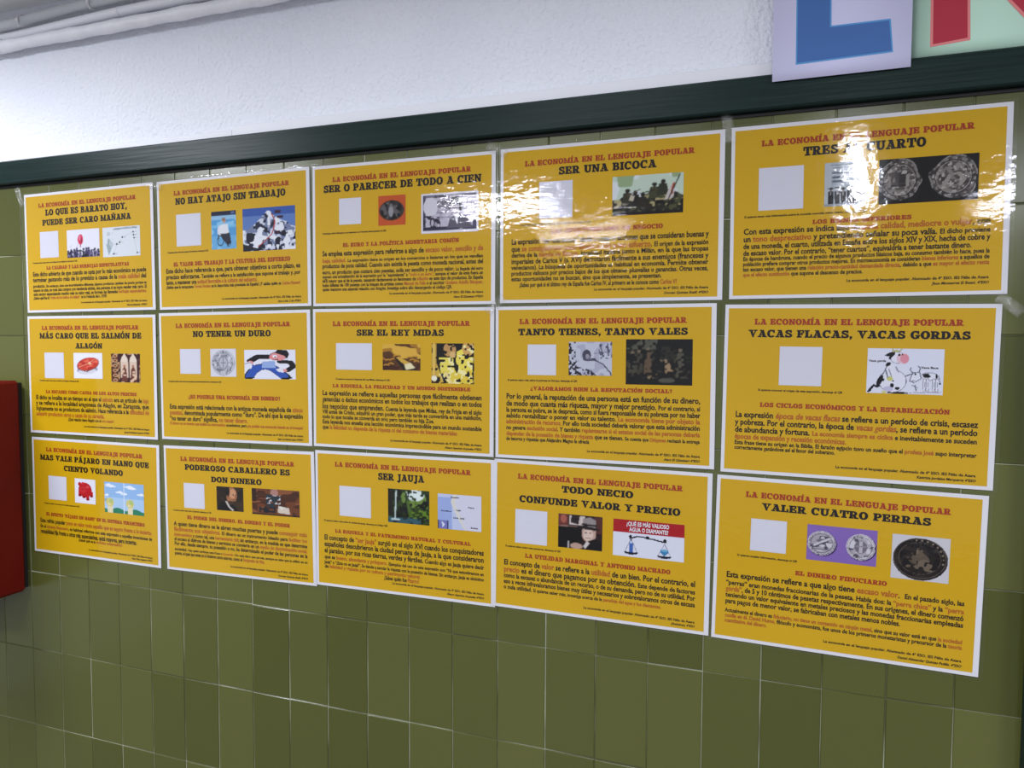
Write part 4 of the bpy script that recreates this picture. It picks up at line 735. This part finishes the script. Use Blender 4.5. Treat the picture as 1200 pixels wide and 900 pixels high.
 '32': {'pos': (-0.4179, -0.3846, 0.0158), 't': (-159.4, 158.6, 113.8, 9.7), 'h': [('PODEROSO CABALLERO ES', -147.6, 146.1, 93.2, 13.5), ('DON DINERO', -71.3, 69.7, 68.0, 13.2)], 'q': (-152.9, 3.0, -92.5, 62.0), 'p': [(-57.4, 3.6, 18.3, 59.1), (41.9, 1.0, 169.9, 60.1)], 'cap': (-185.7, -74.0, -6.0, 'Si quieres saber más sobre Quevedo, descarga el QR'), 's': (-145.2, 143.4, -23.3, 8.4, 'EL PODER DEL DINERO. EL DINERO Y EL PODER'), 'b': [(-185.8, 187.5, -41.2, 'A quien tiene dinero se le abren muchas puertas y puede *conseguir más*', 0), (-185.8, 187.5, -54.0, '*fácilmente sus objetivos.* |El dinero es un instrumento ideado para *facilitar los*', 0), (-185.8, 187.5, -66.0, '*intercambios* y como tal, una *herramienta útil*; sin embargo, en la medida en que determine', 0), (-185.8, 187.5, -76.9, 'el acceso al disfrute de bienes y servicios se convierte en un *medio de discriminación social.*', 0), (-185.8, 187.5, -88.1, 'Por ello, desde siempre, su posesión o no, ha determinado el poder de las personas en la', 0), (-185.8, 187.5, -100.6, 'sociedad. |Hay quien atribuye esta frase a *Quevedo*. No está claro que así sea, aunque se sabe que la utilizó en un', 0), (-185.8, 72.4, -110.8, 'poema, al igual que antes ya lo hicieron otros autores, como el *Arcipreste de Hita.*', 1)], 'f': [(-23.3, 187.3, -127.3, 'La economía en el lenguaje popular. Alumnado de 4º ESO. IES Félix de Azara'), (108.9, 187.2, -136.4, 'Doruan Quintas Shalif. 4ºESO')]},
 '33': {'pos': (0.0031, -0.3764, 0.004), 't': (-161.2, 159.6, 115.3, 9.6), 'h': [('SER JAUJA', -54.1, 53.5, 93.3, 14.9)], 'q': (-149.5, 9.1, -72.2, 74.3), 'p': [(-31.0, 4.8, 65.3, 76.2), (84.5, 1.4, 181.0, 73.4)], 'cap': (-189.0, -32.6, -5.5, 'Si quieres saber más sobre la ciudad de Jauja, descarga el código QR'), 's': (-161.1, 157.6, -28.9, 7.5, 'LA RIQUEZA Y EL PATRIMONIO NATURAL Y CULTURAL'), 'b': [(-189.0, 186.3, -46.3, 'El concepto de *“ser Jauja”* surgió en el siglo XVI cuando los conquistadores', 0), (-189.0, 186.3, -60.7, 'españoles descubrieron la ciudad peruana de Jauja, a la que consideraron', 0), (-189.0, 186.3, -74.7, 'el paraíso, por sus ricas tierras, verdes y fértiles. |Cuando algo es Jauja quiere decir', 0), (-189.0, 186.3, -87.9, 'que es *bueno, abundante y próspero.* |Ejemplos del uso de esta expresión son “Ni que estuviéramos en', 0), (-189.0, 186.3, -98.8, 'Jauja” o “¡Esto no es Jauja!”. Se tiende a asociar la riqueza con la posesión de bienes. Sin embargo, Jauja es sinónimo', 0), (-189.0, 44.1, -108.5, 'de *felicidad y riqueza por su cultura y patrimonio natural.*', 1), (-41.6, 40.8, -119.3, '¿Sabes quién fue *Pizarro?*', 1)], 'f': [(-22.5, 186.1, -127.0, 'La economía en el lenguaje popular. Alumnado de 4º ESO. IES Félix de Azara'), (104.5, 186.1, -135.4, 'Álvaro Aparicio Arguedas 4ºESO')]},
 '34': {'pos': (0.4207, -0.3741, -0.0084), 't': (-159.4, 158.5, 112.2, 9.6), 'h': [('TODO NECIO', -69.9, 67.7, 92.0, 13.2), ('CONFUNDE VALOR Y PRECIO', -156.2, 154.7, 66.5, 13.6)], 'q': (-164.5, -15.5, -98.7, 51.6), 'p': [(-76.2, -14.8, 10.7, 50.9), (31.5, -18.9, 163.1, 50.6)], 'cap': (-184.6, -70.6, -25.4, 'Si quieres saber sobre esta sentencia, descarga el QR'), 's': (-143.0, 139.3, -43.6, 8.4, 'LA UTILIDAD MARGINAL Y ANTONIO MACHADO'), 'b': [(-187.4, 184.7, -61.6, 'El concepto de *valor* se refiere a la *utilidad* de un bien. Por el contrario, el', 0), (-187.4, 184.7, -75.6, '*precio* es el dinero que pagamos por su obtención. |Este depende de factores', 0), (-187.4, 184.7, -87.4, 'como la escasez o abundancia de un recurso, o de su demanda, pero no de su utilidad. Por', 0), (-187.4, 184.7, -99.2, 'eso a veces infravaloramos bienes muy útiles y necesarios y sobrevaloramos otros de escasa', 0), (-187.4, 123.9, -110.2, 'o nula utilidad. |Si quieres saber más, investiga acerca de la *paradoja del agua y los diamantes.*', 1)], 'f': [(-23.5, 185.0, -129.4, 'La economía en el lenguaje popular. Alumnado de 4º ESO. IES Félix de Azara'), (142.6, 185.1, -137.0, '(Anónimo), 4ºESO')]},
 '35': {'pos': (0.8472, -0.3809, -0.0198), 't': (-161.2, 158.6, 112.6, 9.0), 'h': [('VALER CUATRO PERRAS', -132.0, 130.1, 91.8, 13.1)], 'q': (-149.4, 18.4, -90.0, 75.5), 'p': [(-56.6, 13.5, 52.6, 74.9), (75.1, -1.2, 160.1, 73.0)], 'cap': (-170.5, -70.8, 5.8, 'Si quieres ampliar información, descarga el QR'), 's': (-72.7, 70.4, -16.7, 7.9, 'EL DINERO FIDUCIARIO'), 'b': [(-187.8, 184.8, -34.5, 'Esta expresión se refiere a que algo tiene *escaso valor*.  |En el pasado siglo, las', 0), (-187.8, 184.8, -48.0, '“perras” eran monedas fraccionarias de la peseta. Había dos: la *“perra chica”* y la *“perra*', 0), (-187.8, 184.8, -59.4, '*gorda”*, de 5 y 10 céntimos de pesetas respectivamente. En sus orígenes, el dinero comenzó', 0), (-187.8, 184.8, -70.4, 'teniendo un valor equivalente en metales preciosos y las monedas fraccionarias empleadas', 0), (-187.8, 93.6, -81.8, 'para pagos de menor valor, se fabricaban con metales menos nobles.', 1), (-187.8, 184.8, -98.0, 'Actualmente el dinero es *fiduciario, no tiene un contenido en ningún metal*, sino que su valor está en que *la sociedad*', 0), (-187.8, 184.8, -107.3, '*confía en él. David Hume,* filósofo y economista, fue unos de los primeros monetaristas y precursor de la *teoría*', 0), (-187.8, -115.9, -116.5, '*cuantitativa del dinero.*', 1)], 'f': [(-23.2, 184.9, -128.2, 'La economía en el lenguaje popular. Alumnado de 4º ESO. IES Félix de Azara'), (91.8, 185.3, -136.8, 'Daniel Alexander Quintas Padilla. 4ºESO')]},
}
# ---------------------------------------------------------------- the posters
LABELS = {
 '11': 'top left, headed LO QUE ES BARATO HOY, PUEDE SER CARO MAÑANA',
 '12': 'headed NO HAY ATAJO SIN TRABAJO, with a snowy mountain picture',
 '13': 'headed SER O PARECER DE TODO A CIEN, with a banknote',
 '14': 'headed SER UNA BICOCA, with one skirmish painting',
 '15': 'at the top right, headed TRES AL CUARTO, with coins on black',
 '21': 'headed MÁS CARO QUE EL SALMÓN DE ALAGÓN, salmon steak',
 '22': 'headed NO TENER UN DURO, with a striding cartoon man',
 '23': 'headed SER EL REY MIDAS, with two golden pictures',
 '24': 'headed TANTO TIENES, TANTO VALES, with a dark painting',
 '25': 'headed VACAS FLACAS, VACAS GORDAS, with cartoon cows',
 '31': 'headed MAS VALE PÁJARO EN MANO QUE CIENTO VOLANDO, bottom left',
 '32': 'headed PODEROSO CABALLERO ES DON DINERO, with a portrait',
 '33': 'headed SER JAUJA, with a waterfall and a map',
 '34': 'headed TODO NECIO CONFUNDE VALOR Y PRECIO, with a balance',
 '35': 'headed VALER CUATRO PERRAS, with coins on violet, bottom right',
}
M_greyink = ink('grey_ink', (0.10, 0.13, 0.16))
chars = set()
for d in POSTERS.values():
    for t in [x[3] for x in d['b']] + [d['cap'][3]] + [x[3] for x in d['f']]: chars |= set(t)
for lst, _ in PIC_TEXT.values():
    for t in lst: chars |= set(t[0])
chars -= set('*_|'); chars.add(' ')
load_font(sorted(chars), 0.028)
PICS = draw_pictures()

def film_mesh(seed, hw, hh, base):
    """a clear sleeve slightly larger than the sheet, gently cockled"""
    r = random.Random(seed); nx, ny = 56, 40
    waves = [(r.uniform(2, 6), r.uniform(2, 7), r.uniform(0, 6.28), r.uniform(.00004, .00012)) for _ in range(5)]
    vs = []; fs = []
    for j in range(ny + 1):
        for i in range(nx + 1):
            u = -1 + 2 * i / nx; v = -1 + 2 * j / ny
            h = sum(a * math.sin(kx * u + ky * v * .8 + ph) for kx, ky, ph, a in waves)
            e = max(0.0, abs(u) - .93) / .07; e2 = max(0.0, abs(v) - .92) / .08
            edge = .00012 * max(e, e2) ** 2          # the rim bends back to the wall
            vs.append((u * hw, -base - .0009 - h + edge, v * hh))
    for j in range(ny):
        for i in range(nx):
            a = j * (nx + 1) + i; fs.append((a, a + 1, a + nx + 2, a + nx + 1))
    return vs, fs

for n_, (key, d) in enumerate(POSTERS.items()):
    x, dz, ang = d['pos']
    lift = 0.0004 * (n_ % 3)
    root = empty('poster', (x, -0.0024 - lift, 1.62 + dz), -ang)
    tag(root, 'yellow poster ' + LABELS[key], 'poster', 'yellow economy posters taped to the tiled wall')
    # paper sheet
    m = MB(); m.box(-.210, -.0007, -.1485, .210, 0.0, .1485)
    m.build('paper_sheet', M_paper, root)
    ik = Ink(); ik.poly([(-204, -142.5), (201.5, -142.5), (201.5, 142), (-204, 142)])
    ik.build('yellow_panel', M_yellow, root, .00085)
    # headings
    ik = Ink(); slab_line(ik, 'LA ECONOMÍA EN EL LENGUAJE POPULAR', -160, 158, d['t'][2], 10.0)
    ik.build('title_text', M_redink, root, .00115)
    ik = Ink()
    for t, a, b_, y, cap in d['h']:
        slab_line(ik, t, a, b_, y, cap * .96)
    ik.build('heading_text', M_black, root, .00115)
    ik = Ink(); a, b_, y, cap, t = d['s']; slab_line(ik, t, a, b_, y, cap * .98)
    ik.build('subtitle_text', M_redink, root, .00115)
    # body
    kb, kr = Ink(), Ink(); B = d['b']
    for i, (a, b_, y, t, ragged) in enumerate(B):
        pitch = (B[i - 1][2] - y) if i else (y - B[1][2])
        size = min(pitch * 1.10, 16.0)
        if len(t) > 105: size = min(size, 10.0)
        elif len(t) > 92: size = min(size, 11.8)
        runs = parse(t, kb, kr)
        sans_line(runs, a, b_, y, size)
    nb = len(kb.f); kb.tri(kr.v, kr.f)
    bo = kb.build('body_text', M_black, root, .00115)
    bo.data.materials.append(M_orange)
    bo.data.polygons.foreach_set('material_index', [0] * nb + [1] * (len(kb.f) - nb))
    ik = Ink(); a, b_, y, t = d['cap']; sans_line([(t, ik, False, 1.0)], a, b_, y, 5.2, False)
    ik.build('caption_text', M_black, root, .00115)
    ik = Ink()
    for i, (a, b_, y, t) in enumerate(d['f']):
        sans_line([(t, ik, i == 1, 1.0)], a, b_, y, 6.4 if i == 0 else 6.0, False)
    ik.build('credit_text', M_black, root, .00115)
    # where the code stood: a blank white square; then the pictures
    ik = Ink(); a, c, b_, e = d['q']; ik.poly([(a, c), (b_, c), (b_, e), (a, e)])
    ik.build('white_patch', M_patch, root, .00105)
    for k, box in enumerate(d['p']):
        pic, lab = PICS[key, k]
        po = pic.build('picture', box, root, .00105, lab)
        if (key, k) in PIC_TEXT:
            lst, tone = PIC_TEXT[key, k]; bw, bh = box[2] - box[0], box[3] - box[1]
            for t, a, b_, yb, sz in lst:
                ik = Ink(); sans_line([(t, ik, False, 1.0)], box[0] + bw * a, box[0] + bw * b_, box[3] - bh * yb, bh * sz, False)
                ik.build('picture_text', {'dark': M_black, 'white': M_white_ink, 'grey': M_greyink}[tone], po, .00130)
    vs, fs = film_mesh(100 + n_, .2155, .1525, .0022)
    mesh_obj('laminate_film', vs, fs, M_film, root, True)

# ---------------------------------------------------------------- scraps of clear tape that hold the sheets
def tape(x, z, ang, w, label):
    root_w, root_h = w, .019
    vs = []; fs = []; r = random.Random(int(x * 1000)); nx = 12
    for i in range(nx + 1):
        u = (i / nx - .5) * root_w; j = r.uniform(-.0002, .0002); e = r.uniform(-.001, .001) if i in (0, nx) else 0
        for v, d in ((-.5, 0), (.5, 0)):
            vs.append((u + e, j, v * root_h)); 
        for v, d in ((-.5, 0), (.5, 0)):
            vs.append((u + e, j + .0001, v * root_h))
    for i in range(nx):
        a = 4 * i; b_ = a + 4
        fs += [(a, b_, b_ + 1, a + 1), (a + 2, a + 3, b_ + 3, b_ + 2), (a, a + 2, b_ + 2, b_), (a + 1, b_ + 1, b_ + 3, a + 3)]
    fs += [(0, 1, 3, 2), (4 * nx, 4 * nx + 2, 4 * nx + 3, 4 * nx + 1)]
    o = mesh_obj('tape_strip', vs, fs, M_tape, None, True)
    o.location = (x, -.0078, z); o.rotation_euler = (0, math.radians(ang), 0)
    tag(o, label, 'tape', 'scraps of clear tape on the posters')
tape(-1.078, 1.990, 68, .052, 'clear tape scrap at the upper left corner of the LO QUE ES BARATO HOY poster')
tape(-.642, 1.990, 12, .050, 'clear tape scrap between the tops of BARATO HOY and NO HAY ATAJO posters')
tape(.216, 2.000, 25, .046, 'clear tape scrap between the tops of TODO A CIEN and BICOCA posters')
tape(.648, 2.000, 80, .050, 'clear tape scrap between the tops of BICOCA and TRES AL CUARTO posters')
tape(.214, 1.700, -40, .046, 'clear tape scrap at the lower right corner of the TODO A CIEN poster')
tape(1.078, 1.688, 40, .044, 'clear tape scrap at the upper right corner of the VACAS FLACAS poster')

# ---------------------------------------------------------------- hand-made letter sheets above the rail
M_lav = plain('lavender_paper', (0.60, 0.59, 0.80), 0.7, 0.2)
M_mint = plain('mint_green_paper', (0.50, 0.72, 0.58), 0.7, 0.2)
M_blue = plain('blue_card', (0.065, 0.150, 0.39), 0.7, 0.2)
M_blue2 = plain('light_blue_marker', (0.10, 0.30, 0.60), 0.7, 0.2)
M_crim = plain('crimson_card', (0.42, 0.035, 0.060), 0.7, 0.2)
M_pink = plain('pink_marker', (0.72, 0.22, 0.22), 0.7, 0.2)
def flat(name, pts, y, th, material, parent, bend=None):
    """a flat card cut-out: outline in wall x/z, front face at y, thickness th"""
    n = len(pts); ff = [(x, y, z) for x, z in pts]; bb = [(x, y + th, z) for x, z in pts]
    fs = [tuple(range(n)), tuple(reversed(range(n, 2 * n)))] + [(i, i + n, (i + 1) % n + n, (i + 1) % n) for i in range(n)]
    a = sum(pts[i][0] * pts[(i + 1) % n][1] - pts[(i + 1) % n][0] * pts[i][1] for i in range(n))
    if a < 0: fs = [f[::-1] for f in fs]
    return mesh_obj(name, ff + bb, fs, material, parent)
def sheet_curl(name, x0, x1, z0, z1, yf, material, parent):
    """paper that curves outward a little towards its lower edge"""
    vs = []; fs = []; n = 14; th = .0004
    for j in range(n + 1):
        z = z0 + (z1 - z0) * j / n; y = yf(z)
        vs += [(x0, y, z), (x1, y, z), (x0, y + th, z), (x1, y + th, z)]
    for j in range(n):
        a = 4 * j; b_ = a + 4
        fs += [(a, a + 1, b_ + 1, b_), (a + 2, b_ + 2, b_ + 3, a + 3), (a, b_, b_ + 2, a + 2), (a + 1, a + 3, b_ + 3, b_ + 1)]
    fs += [(0, 2, 3, 1), (4 * n, 4 * n + 1, 4 * n + 3, 4 * n + 2)]
    return mesh_obj(name, vs, fs, material, parent, True)
r1 = empty('letter_sheet', (0, 0, 0))
tag(r1, 'lavender paper sheet with a big blue letter, overlapping the green rail', 'paper sign')
sheet_curl('paper', .7185, .9255, 2.064, 2.360, lambda z: -.0275, M_lav, r1)
Lp = [(.7545, 2.36), (.7570, 2.0905), (.8975, 2.0925), (.8925, 2.1400), (.8055, 2.1410), (.8015, 2.36)]
Lo = [(.7520, 2.36), (.7548, 2.0878), (.8998, 2.0900), (.8950, 2.1428), (.8080, 2.1436), (.8040, 2.36)]
lo = flat('letter_outline', Lo, -.0279, .0003, M_blue2, r1)
flat('letter', Lp, -.0283, .0003, M_blue, r1)
r2 = empty('letter_sheet', (0, 0, 0))
tag(r2, 'mint green paper sheet with a red letter, behind the lavender sheet', 'paper sign')
sheet_curl('paper', .9150, 1.1250, 2.0805, 2.3775, lambda z: -.0150, M_mint, r2)
St = [(.9535, 2.36), (.9576, 2.0992), (1.0050, 2.1030), (1.0010, 2.22), (1.0010, 2.36)]
flat('letter_outline', [(x + dx, z + dz) for (x, z), (dx, dz) in zip(St, [(-.004, 0), (-.004, -.004), (.004, -.004), (.004, 0), (.004, 0)])], -.0154, .0003, M_pink, r2)
flat('letter', St, -.0158, .0003, M_crim, r2)
Lg = [(1.0360, 2.180), (1.0560, 2.160), (1.1000, 2.104), (1.1225, 2.104), (1.0900, 2.150), (1.0700, 2.200)]
flat('letter_outline', [(x + dx, z + dz) for (x, z), (dx, dz) in zip(Lg, [(-.004, 0), (-.003, -.003), (-.003, -.004), (.002, -.004), (.004, 0), (.004, 0)])], -.0154, .0003, M_pink, r2)
flat('letter', Lg, -.0158, .0003, M_crim, r2)

# ---------------------------------------------------------------- pipes along the top of the wall
def lerp_path(pts, n=90):
    out = []
    for k in range(n + 1):
        s = k / n * (len(pts) - 1); i = min(int(s), len(pts) - 2); t = s - i
        p0, p1, p2, p3 = [Vector(pts[max(0, min(len(pts) - 1, i + q))]) for q in (-1, 0, 1, 2)]
        out.append(0.5 * ((2 * p1) + (p2 - p0) * t + (2 * p0 - 5 * p1 + 4 * p2 - p3) * t * t + (3 * p1 - p0 - 3 * p2 + p3) * t ** 3))
    return out
low = empty('water_pipe', (0, 0, 0)); tag(low, 'lowest white pipe on the wall, thickly painted and lumpy', 'pipe', 'pipes along the top of the wall')
r = random.Random(3)
m = MB(); m.tube([(WX0 + .02 + k * .02, -.030, 2.3578 - .0012 * k * .02 + r.uniform(-.0008, .0008)) for k in range(258)], lambda i: .0135 + .0012 * math.sin(i * .9) * math.sin(i * .23) + .0005 * ((i * 7919) % 13 / 13), 18)
m.build('pipe', M_pipe, low, True)
for cx in (-1.10, -0.315, 0.55):
    m = MB(); m.tube([(cx - .012, -.030, 2.3575), (cx - .009, -.030, 2.3575), (cx + .009, -.030, 2.3575), (cx + .012, -.030, 2.3575)], lambda i: (.0140, .0170, .0170, .0140)[i], 18)
    m.box(cx - .009, -.024, 2.352, cx + .009, 0.0, 2.362, .002)
    m.build('pipe_clip', M_pipe, low, True)
mid = empty('conduit_pipe', (0, 0, 0)); tag(mid, 'smooth white pipe between the lumpy pipe and the grey conduit', 'pipe', 'pipes along the top of the wall')
m = MB(); m.tube(lerp_path([(WX0 + .02, -.014, 2.388), (-1.6, -.014, 2.385), (-1.12, -.014, 2.3845), (-.92, -.022, 2.3840), (-.72, -.024, 2.3885), (-.5, -.024, 2.3895), (0, -.024, 2.3895), (2.55, -.024, 2.389)], 120), .0108, 16)
m.build('pipe', M_pvc, mid, True)
m = MB(); m.tube([(-.715, -.024, 2.3886), (-.711, -.024, 2.3886)], .0118, 16)
m.build('pipe_clip', M_pvc, mid, True)
cor = empty('corrugated_conduit', (0, 0, 0)); tag(cor, 'grey corrugated conduit running above the two white pipes', 'conduit')
path = lerp_path([(WX0 + .02, -.032, 2.412), (-1.7, -.031, 2.4065), (-1.10, -.030, 2.4062), (-.976, -.030, 2.4110), (-.81, -.030, 2.4175), (-.5, -.028, 2.4200), (0, -.026, 2.421), (2.55, -.026, 2.421)], 2200)
m = MB(); m.tube(path, lambda i: .0115 if i % 4 < 2 else .0105, 12)
m.build('hose', M_cond, cor, True)
for cx, zz in ((-1.020, 2.4092), (-.790, 2.4180)):
    m = MB(); pts = []
    for k in range(25):
        t = 2 * math.pi * k / 24; pts.append((cx + .004 * math.sin(t), -.0300 + .0130 * math.cos(t), zz + .0130 * math.sin(t)))
    m.tube(pts, .0016, 6)
    m.box(cx - .003, -.048, zz - .008, cx + .004, -.0425, zz, .001)
    m.tube([(cx + .002, -.0455, zz - .005), (cx + .010, -.0475, zz - .024)], .0014, 6)
    m.build('cable_tie', M_tie, cor, True)

# ---------------------------------------------------------------- red cabinet on the left wall
cab = empty('hose_cabinet', (-1.4135, 0, .977), -.008); tag(cab, 'dark red metal hose cabinet mounted on the tiles, left of the posters', 'fire hose cabinet')
m = MB(); m.box(-.315, -.020, .006, .3185, -0.0018, .540)
m.build('back_plate', M_dark, cab)
m = MB(); m.box(-.330, -.225, 0, .330, -.014, .546, .007)
m.build('cabinet_body', M_red, cab)
m = MB(); m.box(-.310, -.240, .020, .310, -.2255, .526, .005)
door = m.build('cabinet_door', M_red, cab)
m = MB(); m.box(.255, -.256, .24, .275, -.2405, .31, .003)
m.build('door_handle', M_dark, door)
